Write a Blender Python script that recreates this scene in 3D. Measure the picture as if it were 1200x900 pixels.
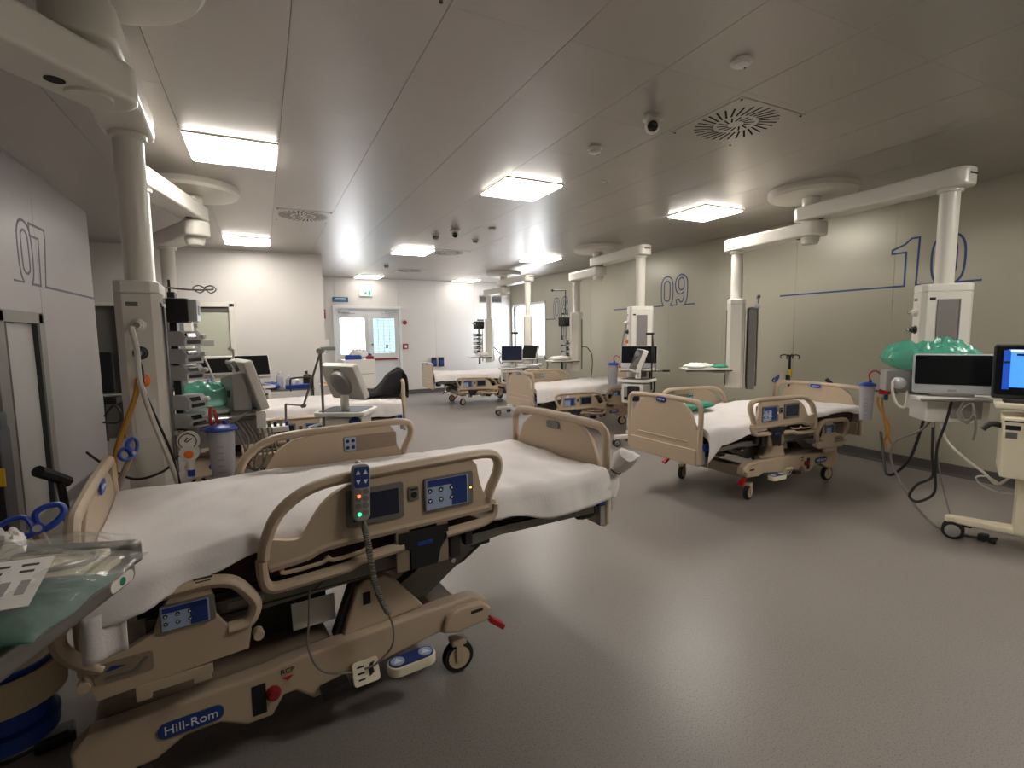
import bpy, bmesh, math, random
from math import sin, cos, pi, radians as RAD
from mathutils import Vector, Matrix, Euler, noise
for o in list(bpy.data.objects): bpy.data.objects.remove(o, do_unlink=True)
S = bpy.context.scene
COL = S.collection
# ---------------------------------------------------------------- camera
yaw, pitch, roll = RAD(26.24), RAD(-5.6), RAD(-0.70)
fw = Vector((sin(yaw)*cos(pitch), cos(yaw)*cos(pitch), sin(pitch)))
rt = Vector((cos(yaw), -sin(yaw), 0)); up = rt.cross(fw)
r2 = rt*cos(roll)+up*sin(roll); u2 = -rt*sin(roll)+up*cos(roll)
cd = bpy.data.cameras.new('camera'); cam = bpy.data.objects.new('camera', cd); COL.objects.link(cam)
cd.sensor_width = 36; cd.lens = 36*590/1200; cd.clip_start = .02; cd.clip_end = 200
M = Matrix.Identity(4)
for i in range(3): M[i][0] = r2[i]; M[i][1] = u2[i]; M[i][2] = -fw[i]
M.translation = (0, 0, 1.5); cam.matrix_world = M
S.camera = cam
# ---------------------------------------------------------------- world: bright overcast daylight outside
W = bpy.data.worlds.new('overcast_sky'); S.world = W; W.use_nodes = True
bg = W.node_tree.nodes['Background']; bg.inputs[0].default_value = (.97, .98, 1, 1); bg.inputs[1].default_value = 7.0
def portal(name, loc, rot, sx, sy):
    l = bpy.data.lights.new(name, 'AREA'); l.shape = 'RECTANGLE'; l.size = sx; l.size_y = sy; l.cycles.is_portal = True
    o = bpy.data.objects.new(name, l); COL.objects.link(o); o.location = loc; o.rotation_euler = rot
portal('door_daylight_portal', (2.36, 12.95, 1.5), (RAD(-90), 0, 0), 1.5, .95)
portal('window_daylight_portal', (6.46, 11.8, 1.62), (0, RAD(90), 0), 1.3, 1.75)
# ---------------------------------------------------------------- exposure
vs = S.view_settings; vs.view_transform = 'Standard'; vs.look = 'None'; vs.exposure = 1.0; vs.gamma = 1; vs.use_curve_mapping = False
LAMP_STRENGTH = 17.0
# ---------------------------------------------------------------- materials
MATS = {}
def mat(name, col, rough=.5, metal=0, var=.06, vscale=8, bump=0, bscale=60, coat=0, spec=.5, emit=0, alpha=1, trans=0):
    if name in MATS: return MATS[name]
    m = bpy.data.materials.new(name); m.use_nodes = True; nt = m.node_tree; N = nt.nodes; L = nt.links
    p = N['Principled BSDF']
    tc = N.new('ShaderNodeTexCoord')
    if var > 0:
        nz = N.new('ShaderNodeTexNoise'); nz.inputs['Scale'].default_value = vscale; nz.inputs['Detail'].default_value = 4
        L.new(tc.outputs['Object'], nz.inputs['Vector'])
        mx = N.new('ShaderNodeMixRGB'); mx.inputs[1].default_value = (*[max(0, c*(1-var)) for c in col], 1); mx.inputs[2].default_value = (*[min(1, c*(1+var)) for c in col], 1)
        L.new(nz.outputs['Fac'], mx.inputs[0]); L.new(mx.outputs[0], p.inputs['Base Color'])
    else: p.inputs['Base Color'].default_value = (*col, 1)
    p.inputs['Roughness'].default_value = rough; p.inputs['Metallic'].default_value = metal
    p.inputs['Specular IOR Level'].default_value = spec
    if coat: p.inputs['Coat Weight'].default_value = coat; p.inputs['Coat Roughness'].default_value = .15
    if bump:
        bn = N.new('ShaderNodeTexNoise'); bn.inputs['Scale'].default_value = bscale; bn.inputs['Detail'].default_value = 3
        L.new(tc.outputs['Object'], bn.inputs['Vector'])
        b = N.new('ShaderNodeBump'); b.inputs['Strength'].default_value = bump; b.inputs['Distance'].default_value = .01
        L.new(bn.outputs['Fac'], b.inputs['Height']); L.new(b.outputs['Normal'], p.inputs['Normal'])
    if emit: p.inputs['Emission Color'].default_value = (*col, 1); p.inputs['Emission Strength'].default_value = emit
    if trans: p.inputs['Transmission Weight'].default_value = trans; p.inputs['IOR'].default_value = 1.3
    p.inputs['Alpha'].default_value = alpha
    MATS[name] = m; return m
def srgb(r, g, b):
    f = lambda c: (c/255/12.92) if c/255 <= .04045 else ((c/255+.055)/1.055)**2.4
    return (f(r), f(g), f(b))
def clear_mat(name, col, opac, rough=.08, tint=None):
    """thin clear film / glass: mostly transparent, with a glossy surface"""
    if name in MATS: return MATS[name]
    m = bpy.data.materials.new(name); m.use_nodes = True; nt = m.node_tree; N = nt.nodes; L = nt.links
    p = N['Principled BSDF']; p.inputs['Base Color'].default_value = (*col, 1); p.inputs['Roughness'].default_value = rough
    nz = N.new('ShaderNodeTexNoise'); nz.inputs['Scale'].default_value = 25; tc = N.new('ShaderNodeTexCoord'); L.new(tc.outputs['Object'], nz.inputs['Vector'])
    b = N.new('ShaderNodeBump'); b.inputs['Strength'].default_value = .05; L.new(nz.outputs['Fac'], b.inputs['Height']); L.new(b.outputs['Normal'], p.inputs['Normal'])
    t = N.new('ShaderNodeBsdfTransparent'); t.inputs[0].default_value = (*(tint or [min(1, .6+.4*c) for c in col]), 1)
    mx = N.new('ShaderNodeMixShader'); mx.inputs[0].default_value = opac
    L.new(t.outputs[0], mx.inputs[1]); L.new(p.outputs[0], mx.inputs[2]); L.new(mx.outputs[0], N['Material Output'].inputs['Surface'])
    MATS[name] = m; return m
mat('tan', srgb(186, 166, 142), .42, 0, .04, 3, .04, 300)
mat('tan_dark', srgb(142, 124, 105), .5, 0, .05, 4, .04, 200)
mat('sheet', srgb(226, 219, 216), .85, 0, .03, 3, .12, 120)
mat('maroon', srgb(60, 28, 34), .6, 0, .1, 6)
mat('steel_grey', srgb(120, 116, 110), .42, .35, .08, 6)
mat('dark_metal', srgb(48, 46, 45), .5, .3, .1, 8)
mat('black_plastic', srgb(22, 22, 24), .45, 0, .1, 10)
mat('black_rubber', srgb(26, 26, 27), .8, 0, .15, 20)
mat('screen_off', (.008, .009, .011), .12, 0, .1, 3)
mat('screen_navy', srgb(28, 34, 56), .2, 0, .1, 6)
mat('blue_plastic', srgb(22, 60, 150), .4, 0, .06, 6)
mat('navy_pad', srgb(30, 55, 120), .45, 0, .08, 30)
mat('pale_blue_pad', srgb(160, 175, 205), .5, 0, .04, 20)
mat('white_plastic', srgb(226, 222, 214), .35, 0, .03, 5)
mat('offwhite_metal', srgb(222, 217, 207), .3, 0, .03, 3)
mat('cream_plastic', srgb(232, 222, 196), .4, 0, .04, 5)
mat('grey_plastic', srgb(150, 147, 143), .4, 0, .05, 6)
mat('silver_plastic', srgb(182, 183, 185), .3, .2, .05, 6)
mat('channel_grey', srgb(128, 122, 120), .5, 0, .06, 4)
mat('chrome', (.62, .62, .6), .18, 1, .05, 10)
mat('red_plastic', srgb(170, 22, 20), .4, 0, .08, 8)
mat('red_dull', srgb(140, 30, 34), .5, 0, .08, 8)
mat('orange_plastic', srgb(232, 118, 24), .4, 0, .06, 8)
mat('orange_hose', srgb(176, 122, 40), .45, 0, .08, 15)
mat('white_hose', srgb(205, 198, 188), .45, 0, .04, 15)
mat('grey_cable', srgb(120, 115, 108), .5, 0, .06, 15)
mat('black_cable', srgb(18, 18, 18), .5, 0, .1, 15)
mat('green_wrap', srgb(38, 140, 112), .5, 0, .18, 14, .35, 30)
mat('gown_green', srgb(20, 92, 74), .6, 0, .18, 14, .3, 30)
mat('rack_grey', srgb(112, 110, 106), .5, .1, .06, 5)
mat('green_led', (.05, .9, .3), .4, emit=1.2, var=.02)
mat('red_led', (1, .12, .05), .4, emit=1.5, var=.02)
mat('amber_led', (1, .55, .05), .4, emit=1.5, var=.02)
mat('paper', srgb(232, 228, 222), .8, 0, .03, 9)
mat('print_grey', srgb(70, 66, 66), .8, 0, .1, 90)
mat('ink_black', srgb(24, 24, 26), .7, 0, .1, 40)
mat('text_white', srgb(225, 228, 235), .6, 0, .02, 40)
mat('text_red', srgb(190, 40, 30), .6, 0, .04, 40)
mat('number_blue', srgb(34, 70, 120), .55, 0, .1, 12)
mat('number_grey', srgb(74, 72, 86), .55, 0, .1, 12)
mat('black_cloth', srgb(16, 16, 18), .95, 0, .25, 20, .3, 90)
mat('yellow_tag', srgb(222, 180, 30), .5, 0, .1, 20)
mat('purple_dark', srgb(50, 46, 58), .5, 0, .1, 5)
mat('baseboard', srgb(80, 75, 72), .55, 0, .06, 5)
mat('brown_glass', srgb(52, 34, 24), .15, 0, .1, 8)
mat('door_white', srgb(222, 222, 222), .4, 0, .02, 3)
mat('pale_green_door', srgb(196, 198, 180), .4, 0, .03, 2)
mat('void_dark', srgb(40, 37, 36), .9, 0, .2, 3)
mat('sign_blue', srgb(22, 92, 134), .4, 0, .06, 6)
mat('cream_ring', srgb(196, 178, 150), .5, 0, .05, 5)
mat('screen_blue', srgb(70, 140, 225), .25, 0, .12, 6, emit=.55)
mat('screen_blue_dark', srgb(30, 70, 165), .25, 0, .2, 25, emit=.45)
mat('screen_white', srgb(200, 220, 245), .25, 0, .05, 6, emit=.7)
mat('exit_green', srgb(20, 150, 110), .4, 0, .03, 6, emit=.35)
mat('exit_white', srgb(225, 245, 238), .4, 0, .02, 6, emit=.45)
clear_mat('clear_bag', (.9, .9, .88), .14, .05)
clear_mat('green_bag', srgb(105, 195, 170), .58, .10)
clear_mat('cloudy_plastic', srgb(205, 205, 210), .55, .25)
clear_mat('window_glass', (.9, .95, 1), .10, .03)
clear_mat('sky_dimming_glass', (.8, .9, 1), .10, .05, (.27, .315, .34))  # added tint: dims and blues the bright sky behind the right-hand door pane
def lamp_mat():
    m = mat('lamp_diffuser', (1, .965, .90), .5, var=.01); p = m.node_tree.nodes['Principled BSDF']
    p.inputs['Emission Color'].default_value = (1, .955, .885, 1); p.inputs['Emission Strength'].default_value = LAMP_STRENGTH
lamp_mat()
def dim_lamp():
    m = mat('lamp_diffuser_dim', (1, .965, .90), .5, var=.01); p = m.node_tree.nodes['Principled BSDF']
    p.inputs['Emission Color'].default_value = (1, .955, .885, 1); p.inputs['Emission Strength'].default_value = LAMP_STRENGTH*.26
dim_lamp()
def floor_mat():
    m = bpy.data.materials.new('speckled_vinyl'); m.use_nodes = True; nt = m.node_tree; N = nt.nodes; L = nt.links; p = N['Principled BSDF']
    tc = N.new('ShaderNodeTexCoord'); base = srgb(134, 126, 121)
    n1 = N.new('ShaderNodeTexNoise'); n1.inputs['Scale'].default_value = 1.2; n1.inputs['Detail'].default_value = 5
    n2 = N.new('ShaderNodeTexVoronoi'); n2.inputs['Scale'].default_value = 90
    n3 = N.new('ShaderNodeTexNoise'); n3.inputs['Scale'].default_value = 140; n3.inputs['Detail'].default_value = 2
    for n in (n1, n2, n3): L.new(tc.outputs['Object'], n.inputs['Vector'])
    a = N.new('ShaderNodeMixRGB'); a.inputs[1].default_value = (*[c*.93 for c in base], 1); a.inputs[2].default_value = (*[c*1.07 for c in base], 1); L.new(n1.outputs['Fac'], a.inputs[0])
    r = N.new('ShaderNodeValToRGB'); r.color_ramp.elements[0].position = .30; r.color_ramp.elements[0].color = (.55, .55, .55, 1); r.color_ramp.elements[1].position = .5; r.color_ramp.elements[1].color = (1, 1, 1, 1); L.new(n3.outputs['Fac'], r.inputs[0])
    b = N.new('ShaderNodeMixRGB'); b.blend_type = 'MULTIPLY'; b.inputs[0].default_value = .75; L.new(a.outputs[0], b.inputs[1]); L.new(r.outputs[0], b.inputs[2])
    r2_ = N.new('ShaderNodeValToRGB'); r2_.color_ramp.elements[0].position = .10; r2_.color_ramp.elements[0].color = (.45, .43, .42, 1); r2_.color_ramp.elements[1].position = .16; r2_.color_ramp.elements[1].color = (1, 1, 1, 1); L.new(n2.outputs['Distance'], r2_.inputs[0])
    c = N.new('ShaderNodeMixRGB'); c.blend_type = 'MULTIPLY'; c.inputs[0].default_value = .5; L.new(b.outputs[0], c.inputs[1]); L.new(r2_.outputs[0], c.inputs[2])
    L.new(c.outputs[0], p.inputs['Base Color']); p.inputs['Roughness'].default_value = .36; p.inputs['Specular IOR Level'].default_value = .5
    bm_ = N.new('ShaderNodeBump'); bm_.inputs['Strength'].default_value = .08; bm_.inputs['Distance'].default_value = .004; L.new(n3.outputs['Fac'], bm_.inputs['Height']); L.new(bm_.outputs['Normal'], p.inputs['Normal'])
    MATS['floor'] = m
floor_mat()
mat('ceiling_panel', srgb(184, 178, 172), .37, .55, .03, 2, .015, 6)
mat('ceiling_seam', srgb(70, 66, 62), .8, 0, .05, 4)
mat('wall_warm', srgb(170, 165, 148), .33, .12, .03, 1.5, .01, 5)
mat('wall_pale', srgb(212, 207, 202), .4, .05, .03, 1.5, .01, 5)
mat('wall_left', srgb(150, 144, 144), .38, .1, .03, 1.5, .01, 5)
mat('wall_seam', srgb(120, 114, 102), .8, 0, .05, 4)
# ---------------------------------------------------------------- mesh builder
def smooth_path(pts, n=6, closed=False):
    P = [Vector(p) for p in pts]; out = []; k = len(P)
    rng = range(k) if closed else range(k-1)
    for i in rng:
        if closed: a, b, c, d = P[(i-1) % k], P[i], P[(i+1) % k], P[(i+2) % k]
        else: a, b, c, d = P[max(i-1, 0)], P[i], P[i+1], P[min(i+2, k-1)]
        for j in range(n):
            t = j/n
            out.append(.5*((2*b)+(c-a)*t+(2*a-5*b+4*c-d)*t*t+(3*b-a-3*c+d)*t**3))
    if not closed: out.append(P[-1])
    return out
class MB:
    def __init__(s): s.v = []; s.f = []
    def add(s, vs_, fs, mx=None):
        b = len(s.v)
        for v in vs_:
            v = Vector(v); s.v.append(mx @ v if mx is not None else v)
        for f in fs: s.f.append([b+i for i in f])
        return s
    def box(s, c, d, bev=0, rot=None, seg=2):
        bm = bmesh.new(); bmesh.ops.create_cube(bm, size=1)
        for v in bm.verts: v.co = Vector((v.co.x*d[0], v.co.y*d[1], v.co.z*d[2]))
        if bev > 0: bmesh.ops.bevel(bm, geom=bm.edges[:], offset=min(bev, min(d)*.49), segments=seg, profile=.6, affect='EDGES')
        bm.verts.index_update()
        mx = Matrix.Translation(Vector(c))
        if rot is not None: mx = mx @ (rot if isinstance(rot, Matrix) else Euler(rot).to_matrix().to_4x4())
        s.add([v.co.copy() for v in bm.verts], [[v.index for v in f.verts] for f in bm.faces], mx); bm.free(); return s
    def prism(s, poly, a0, a1, plane='xz', bev=0, seg=2, mx=None):
        """extrude a 2D outline; plane xz goes along y, yz along x, xy along z"""
        bm = bmesh.new()
        def P(p, a): return {'xz': (p[0], a, p[1]), 'yz': (a, p[0], p[1]), 'xy': (p[0], p[1], a)}[plane]
        lo = [bm.verts.new(P(p, a0)) for p in poly]; hi = [bm.verts.new(P(p, a1)) for p in poly]
        n = len(poly); f1 = bm.faces.new(lo); f2 = bm.faces.new(hi[::-1])
        for i in range(n): bm.faces.new((lo[i], hi[i], hi[(i+1) % n], lo[(i+1) % n]))
        bmesh.ops.recalc_face_normals(bm, faces=bm.faces[:])
        if bev > 0:
            es = [e for e in bm.edges if any(f in (f1, f2) for f in e.link_faces)]
            bmesh.ops.bevel(bm, geom=es, offset=bev, segments=seg, profile=.6, affect='EDGES', clamp_overlap=True)
        bmesh.ops.triangulate(bm, faces=[f for f in bm.faces if len(f.verts) > 4])
        bm.verts.index_update()
        s.add([v.co.copy() for v in bm.verts], [[v.index for v in f.verts] for f in bm.faces], mx); bm.free(); return s
    def tube(s, pts, r, seg=8, n=0, closed=False, ry=None, cap=True, upv=None):
        P = smooth_path(pts, n, closed) if n else [Vector(p) for p in pts]
        k = len(P); R = r if callable(r) else (lambda t: r)
        if len(P) < 2: return s
        T = []
        for i in range(k):
            a = P[(i-1) % k] if (closed or i > 0) else P[i]; b = P[(i+1) % k] if (closed or i < k-1) else P[i]
            t = b-a; T.append(t.normalized() if t.length > 1e-9 else Vector((0, 0, 1)))
        u = Vector(upv) if upv else (Vector((0, 0, 1)) if abs(T[0].z) < .9 else Vector((1, 0, 0)))
        vs_ = []; fs = []
        for i in range(k):
            if upv: u = Vector(upv)
            nrm = (u-T[i]*u.dot(T[i])); nrm = nrm.normalized() if nrm.length > 1e-6 else T[i].orthogonal().normalized()
            u = nrm; bn = T[i].cross(nrm); rr = R(i/(k-1))
            for j in range(seg):
                a = 2*pi*j/seg
                vs_.append(P[i]+nrm*(cos(a)*rr)+bn*(sin(a)*(ry*rr/r if ry and not callable(r) else rr)))
        m = k if closed else k-1
        for i in range(m):
            for j in range(seg):
                fs.append([i*seg+j, i*seg+(j+1) % seg, ((i+1) % k)*seg+(j+1) % seg, ((i+1) % k)*seg+j])
        if cap and not closed: fs.append(list(range(seg))[::-1]); fs.append([(k-1)*seg+j for j in range(seg)])
        return s.add(vs_, fs)
    def lathe(s, prof, c=(0, 0, 0), seg=20, rot=None, axis='z'):
        vs_ = []; fs = []; k = len(prof)
        for r, z in prof:
            for j in range(seg):
                a = 2*pi*j/seg; p = (r*cos(a), r*sin(a), z)
                if axis == 'y': p = (p[0], p[2], p[1])
                if axis == 'x': p = (p[2], p[0], p[1])
                vs_.append(p)
        for i in range(k-1):
            for j in range(seg): fs.append([i*seg+j, i*seg+(j+1) % seg, (i+1)*seg+(j+1) % seg, (i+1)*seg+j])
        if prof[0][0] > 1e-6: fs.append(list(range(seg))[::-1])
        if prof[-1][0] > 1e-6: fs.append([(k-1)*seg+j for j in range(seg)])
        mx = Matrix.Translation(Vector(c))
        if rot is not None: mx = mx @ (rot if isinstance(rot, Matrix) else Euler(rot).to_matrix().to_4x4())
        return s.add(vs_, fs, mx)
    def cyl(s, a, b, r, seg=14): return s.tube([a, b], r, seg)
    def mesh(s, name):
        me = bpy.data.meshes.new(name); me.from_pydata([tuple(v) for v in s.v], [], s.f); me.validate()
        bm = bmesh.new(); bm.from_mesh(me); bmesh.ops.remove_doubles(bm, verts=bm.verts[:], dist=1e-6); bmesh.ops.recalc_face_normals(bm, faces=bm.faces[:]); bm.to_mesh(me); bm.free()
        for p in me.polygons: p.use_smooth = True
        me.set_sharp_from_angle(angle=RAD(38)); return me
def link(name, me, m, parent=None, loc=None, rot=None):
    o = bpy.data.objects.new(name, me); COL.objects.link(o)
    if me is not None and not me.materials: me.materials.append(MATS[m])
    if me is not None and len(me.polygons) > 6: wn = o.modifiers.new('weighted_normal', 'WEIGHTED_NORMAL'); wn.keep_sharp = True; wn.weight = 60
    if parent: o.parent = parent
    if loc: o.location = loc
    if rot: o.rotation_euler = rot
    return o
def obj(name, mb, m, parent=None, loc=None, rot=None): return link(name, mb.mesh(name), m, parent, loc, rot)
def tag(o, label, cat, group=None):
    o['label'] = label; o['category'] = cat
    if group: o['group'] = group
    return o
def thing(name, label, cat, loc=(0, 0, 0), rz=0, group=None):
    o = bpy.data.objects.new(name, None); COL.objects.link(o); o.empty_display_size = .1
    o.location = loc; o.rotation_euler = (0, 0, rz); return tag(o, label, cat, group)
def struct(name, mb, m): o = obj(name, mb, m); o['kind'] = 'structure'; return o
def text_mesh(s, size, depth=.0008, align='CENTER'):
    cu = bpy.data.curves.new('lettering', 'FONT'); cu.body = s; cu.size = size; cu.extrude = depth; cu.align_x = align; cu.align_y = 'CENTER'; cu.resolution_u = 3
    t = bpy.data.objects.new('lettering', cu); COL.objects.link(t); bpy.context.view_layer.update()
    me = bpy.data.meshes.new_from_object(t.evaluated_get(bpy.context.evaluated_depsgraph_get()))
    bpy.data.objects.remove(t, do_unlink=True); bpy.data.curves.remove(cu); me.materials.clear(); return me
def text(name, s, size, m, parent, loc, rot, depth=.0008, bold=0):
    me = text_mesh(s, size, depth); o = link(name, me, m, parent, loc, rot); return o
def rrect(w, h, r, n=4, cx=0, cy=0):
    out = []
    for (sx, sy, a0) in ((1, 1, 0), (-1, 1, 90), (-1, -1, 180), (1, -1, 270)):
        for i in range(n+1):
            a = RAD(a0+90*i/n); out.append((cx+sx*(w/2-r)+r*cos(a), cy+sy*(h/2-r)+r*sin(a)))
    return out
B = lambda c, d, bev=0, rot=None: MB().box(c, d, bev, rot)
# ================================================================ STRUCTURE
XL, XR, YF, YB, ZC = -1.68, 6.31, 12.80, -2.2, 2.92
YBL = 9.45                      # wall behind the left-hand bays
struct('floor', B((1.1, 5.4, -.05), (10.9, 15.6, .1)), 'floor')
ceil = struct('ceiling', B((1.1, 5.4, ZC+.06), (10.9, 15.6, .1)), 'ceiling_seam')
PW, PL = .615, .66
lamps = [(x, y) for y in (.55, 4.50, 8.46, 12.34) for x in (-.118, 2.34, 4.80)]
pm = B((0, 0, 0), (PW-.003, PL-.001, .012)).mesh('ceiling_panel')
for ix in range(-3, 11):
    for iy in range(-2, 19):
        cx, cy = .19+PW*(ix-.5), .55+PL*iy
        if cx-PW/2 > XR-.05 or cy > YF-.1: continue
        if cx < XL-.4 and cy < 7.2: continue
        if any(abs(cx-a) < .2 and abs(cy-b) < .2 for a, b in lamps): continue
        link('ceiling_panel', pm, 'ceiling_panel', ceil, (cx, cy, ZC+.006))
# right wall: backing with window opening, faced with panels
WY0, WY1, WZ0, WZ1 = 10.92, 12.66, .98, 2.26
def wall_x(name, x, t, y0, y1, m, hole=None):
    mb = MB()
    def bx(a, b, c, d): mb.box((x+t/2, (a+b)/2, (c+d)/2), (abs(t), b-a, d-c))
    if hole:
        h0, h1, z0, z1 = hole
        bx(y0, h0, 0, ZC); bx(h1, y1, 0, ZC)
        if z0 > 0: bx(h0, h1, 0, z0)
        bx(h0, h1, z1, ZC)
    else: bx(y0, y1, 0, ZC)
    return struct(name, mb, m)
def wall_y(name, y, t, x0, x1, m, hole=None):
    mb = MB()
    def bx(a, b, c, d): mb.box(((a+b)/2, y+t/2, (c+d)/2), (b-a, abs(t), d-c))
    if hole:
        for i, (h0, h1, z0, z1) in enumerate(hole):
            bx(x0 if i == 0 else hole[i-1][1], h0, 0, ZC)
            if z0 > 0: bx(h0, h1, 0, z0)
            bx(h0, h1, z1, ZC)
        bx(hole[-1][1], x1, 0, ZC)
    else: bx(x0, x1, 0, ZC)
    return struct(name, mb, m)
def face_panels(wall, axis, pos, seams, m, holes=(), nrm=1):
    """thin facing sheets with open joints; holes cut a sheet into pieces"""
    for a, b in zip(seams[:-1], seams[1:]):
        segs = [(0, ZC)]
        for h0, h1, z0, z1 in holes:
            if a < h1-.01 and b > h0+.01: segs = [(0, z0), (z1, ZC)] if z0 > .01 else [(z1, ZC)]
        for z0, z1 in segs:
            c = (pos+nrm*.004, (a+b)/2, (z0+z1)/2) if axis == 'x' else ((a+b)/2, pos+nrm*.004, (z0+z1)/2)
            d = (.008, b-a-.003, z1-z0) if axis == 'x' else (b-a-.003, .008, z1-z0)
            obj('wall_panel', B(c, d), m, wall)
wr = wall_x('wall_right', XR+.008, .12, YB, YF+.1, 'wall_seam', (WY0, WY1, WZ0, WZ1))
face_panels(wr, 'x', XR+.008, [-2.2, -1.4, -.25, .9, 2.05, 3.2, 4.35, 5.5, 6.65, 7.8, 8.95, 9.95, WY0, WY1, YF], 'wall_warm', [(WY0, WY1, WZ0, WZ1)], -1)
DX0, DX1, DZ = 1.60, 3.13, 2.18
wf = wall_y('wall_far', YF+.008, .12, .8, XR+.1, 'wall_seam', [(DX0, DX1, 0, DZ)])
face_panels(wf, 'y', YF+.008, [.85, DX0, DX1, 4.1, 5.2, XR], 'wall_pale', [(DX0, DX1, 0, DZ)], -1)
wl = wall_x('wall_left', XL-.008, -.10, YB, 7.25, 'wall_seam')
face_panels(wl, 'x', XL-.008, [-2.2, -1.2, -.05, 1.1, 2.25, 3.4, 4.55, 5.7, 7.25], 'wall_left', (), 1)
obj('wall_end', B((XL-.054, 7.254, ZC/2), (.108, .008, ZC)), 'wall_left', wl)
BD0, BD1 = -.99, -.46
OD0, OD1 = -2.75, -1.95
wb = wall_y('wall_back_left', YBL, .12, -4.2, 1.0, 'wall_pale', [(OD0, OD1, 0, 2.02), (BD0, BD1, 0, 2.0)])
wall_x('wall_return', 1.0, -.12, YBL+.12, YF+.1, 'wall_pale')
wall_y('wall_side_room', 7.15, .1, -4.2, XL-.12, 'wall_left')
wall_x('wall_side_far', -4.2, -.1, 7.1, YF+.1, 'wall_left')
wall_y('wall_behind', YB, -.1, XL-.2, XR+.2, 'wall_warm')
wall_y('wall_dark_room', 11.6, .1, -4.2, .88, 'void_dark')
# baseboards
def skirting(name, pts):
    mb = MB()
    for (a, b) in pts:
        a, b = Vector((*a, 0)), Vector((*b, 0)); d = b-a; n = Vector((-d.y, d.x, 0)).normalized()
        prof = [(0, 0), (.05, 0), (.05, .004), (.018, .02), (.010, .05), (.010, .11), (0, .115)]
        lo = [a+n*p[0]+Vector((0, 0, p[1])) for p in prof]; hi = [b+n*p[0]+Vector((0, 0, p[1])) for p in prof]
        k = len(prof); mb.add(lo+hi, [[i, i+1, k+i+1, k+i] for i in range(k-1)]+[list(range(k))[::-1], [k+i for i in range(k)]])
    o = struct(name, mb, 'baseboard'); return o
skirting('baseboard_right', [((XR, YB), (XR, YF))])
skirting('baseboard_far', [((XR, YF), (DX1+.06, YF)), ((DX0-.06, YF), (1.0, YF))])
skirting('baseboard_left', [((XL, 7.25), (XL, YB))])
skirting('baseboard_back', [((1.0, YBL), (BD1+.06, YBL)), ((BD0-.06, YBL), (OD1, YBL))])
# ---- window in the right wall
win = struct('window_1', MB().box((XR+.03, (WY0+WY1)/2, WZ0-.03), (.09, WY1-WY0+.12, .06), .004).box((XR+.03, (WY0+WY1)/2, WZ1+.03), (.09, WY1-WY0+.12, .06), .004)
    .box((XR+.03, WY0-.03, (WZ0+WZ1)/2), (.09, .06, WZ1-WZ0+.12), .004).box((XR+.03, WY1+.03, (WZ0+WZ1)/2), (.09, .06, WZ1-WZ0+.12), .004).box((XR+.04, 11.86, (WZ0+WZ1)/2), (.05, .06, WZ1-WZ0), .004), 'door_white')
for y0, y1 in ((WY0, 11.83), (11.89, WY1)):
    obj('pane', B((XR+.05, (y0+y1)/2, (WZ0+WZ1)/2), (.006, y1-y0, WZ1-WZ0)), 'window_glass', win)
obj('window_sill', B((XR-.01, (WY0+WY1)/2, WZ0-.07), (.06, WY1-WY0+.16, .03), .004), 'door_white', win)
# ---- double exit door in the far wall
dr = struct('door_1', MB().box((DX0-.03, YF+.02, DZ/2), (.06, .12, DZ), .004).box((DX1+.03, YF+.02, DZ/2), (.06, .12, DZ), .004).box(((DX0+DX1)/2, YF+.02, DZ+.03), (DX1-DX0+.12, .12, .06), .004), 'door_white')
DC = (DX0+DX1)/2+.02
for k, (a, b) in enumerate(((DX0, DC), (DC, DX1))):
    w = b-a-.008; c = (a+b)/2; st = .10
    lf = obj('door_leaf', MB().box((c-w/2+st/2, YF+.03, 1.02), (st, .045, 2.03), .004).box((c+w/2-st/2, YF+.03, 1.02), (st, .045, 2.03), .004)
        .box((c, YF+.03, 1.99), (w-2*st, .045, .10), .003).box((c, YF+.03, 1.01), (w-2*st, .045, .14), .003).box((c, YF+.036, .50), (w-2*st, .03, .90), .003).box((c, YF+.03, .06), (w-2*st, .045, .11), .003), 'door_white', dr)
    obj('pane', B((c, YF+.035, 1.51), (w-2*st, .006, .86)), 'sky_dimming_glass' if k else 'window_glass', lf)
    bar = obj('panic_bar', B((c+(.02 if k == 0 else -.0), YF-.045, .93), (w-.12, .04, .045), .012), 'red_dull', lf)
    for s in (-1, 1): obj('bar_bracket', B((c+s*(w/2-.05), YF-.025, .93), (.05, .07, .07), .01), 'door_white', bar)
    obj('door_closer', MB().box((c+(w/2-.2)*(1 if k else -1), YF-.02, 2.10), (.26, .05, .055), .008).box((c+(w/2-.3)*(1 if k else -1), YF-.04, 2.06), (.3, .015, .02), .003, (0, 0, .12 if k else -.12)), 'silver_plastic', lf)
    if k:
        for i in range(11): obj('window_bar', B((c, YF+.060, 1.12+.078*i), (w-2*st, .006, .006)), 'pale_blue_pad', lf)
        for i in range(3): obj('window_bar', B((c-.14+.14*i, YF+.060, 1.51), (.008, .006, .86)), 'pale_blue_pad', lf)
        obj('sticker', MB().box((c+.06, YF+.029, 1.22), (.05, .002, .05), .0).box((c+.06, YF+.029, 1.275), (.045, .002, .035), .0), 'ink_black', lf)
obj('astragal', B((DC, YF-.002, 1.02), (.05, .02, 2.03), .004), 'door_white', dr)
obj('door_handle', MB().lathe([(.02, 0), (.02, .02), (.012, .03)], (DC+.07, YF+.005, 1.30), 10, (RAD(90), 0, 0)), 'black_plastic', dr)
obj('transom_panel', B(((DX0+DX1)/2, YF+.03, 2.106), (DX1-DX0, .05, .150), .003), 'door_white', dr)
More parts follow.
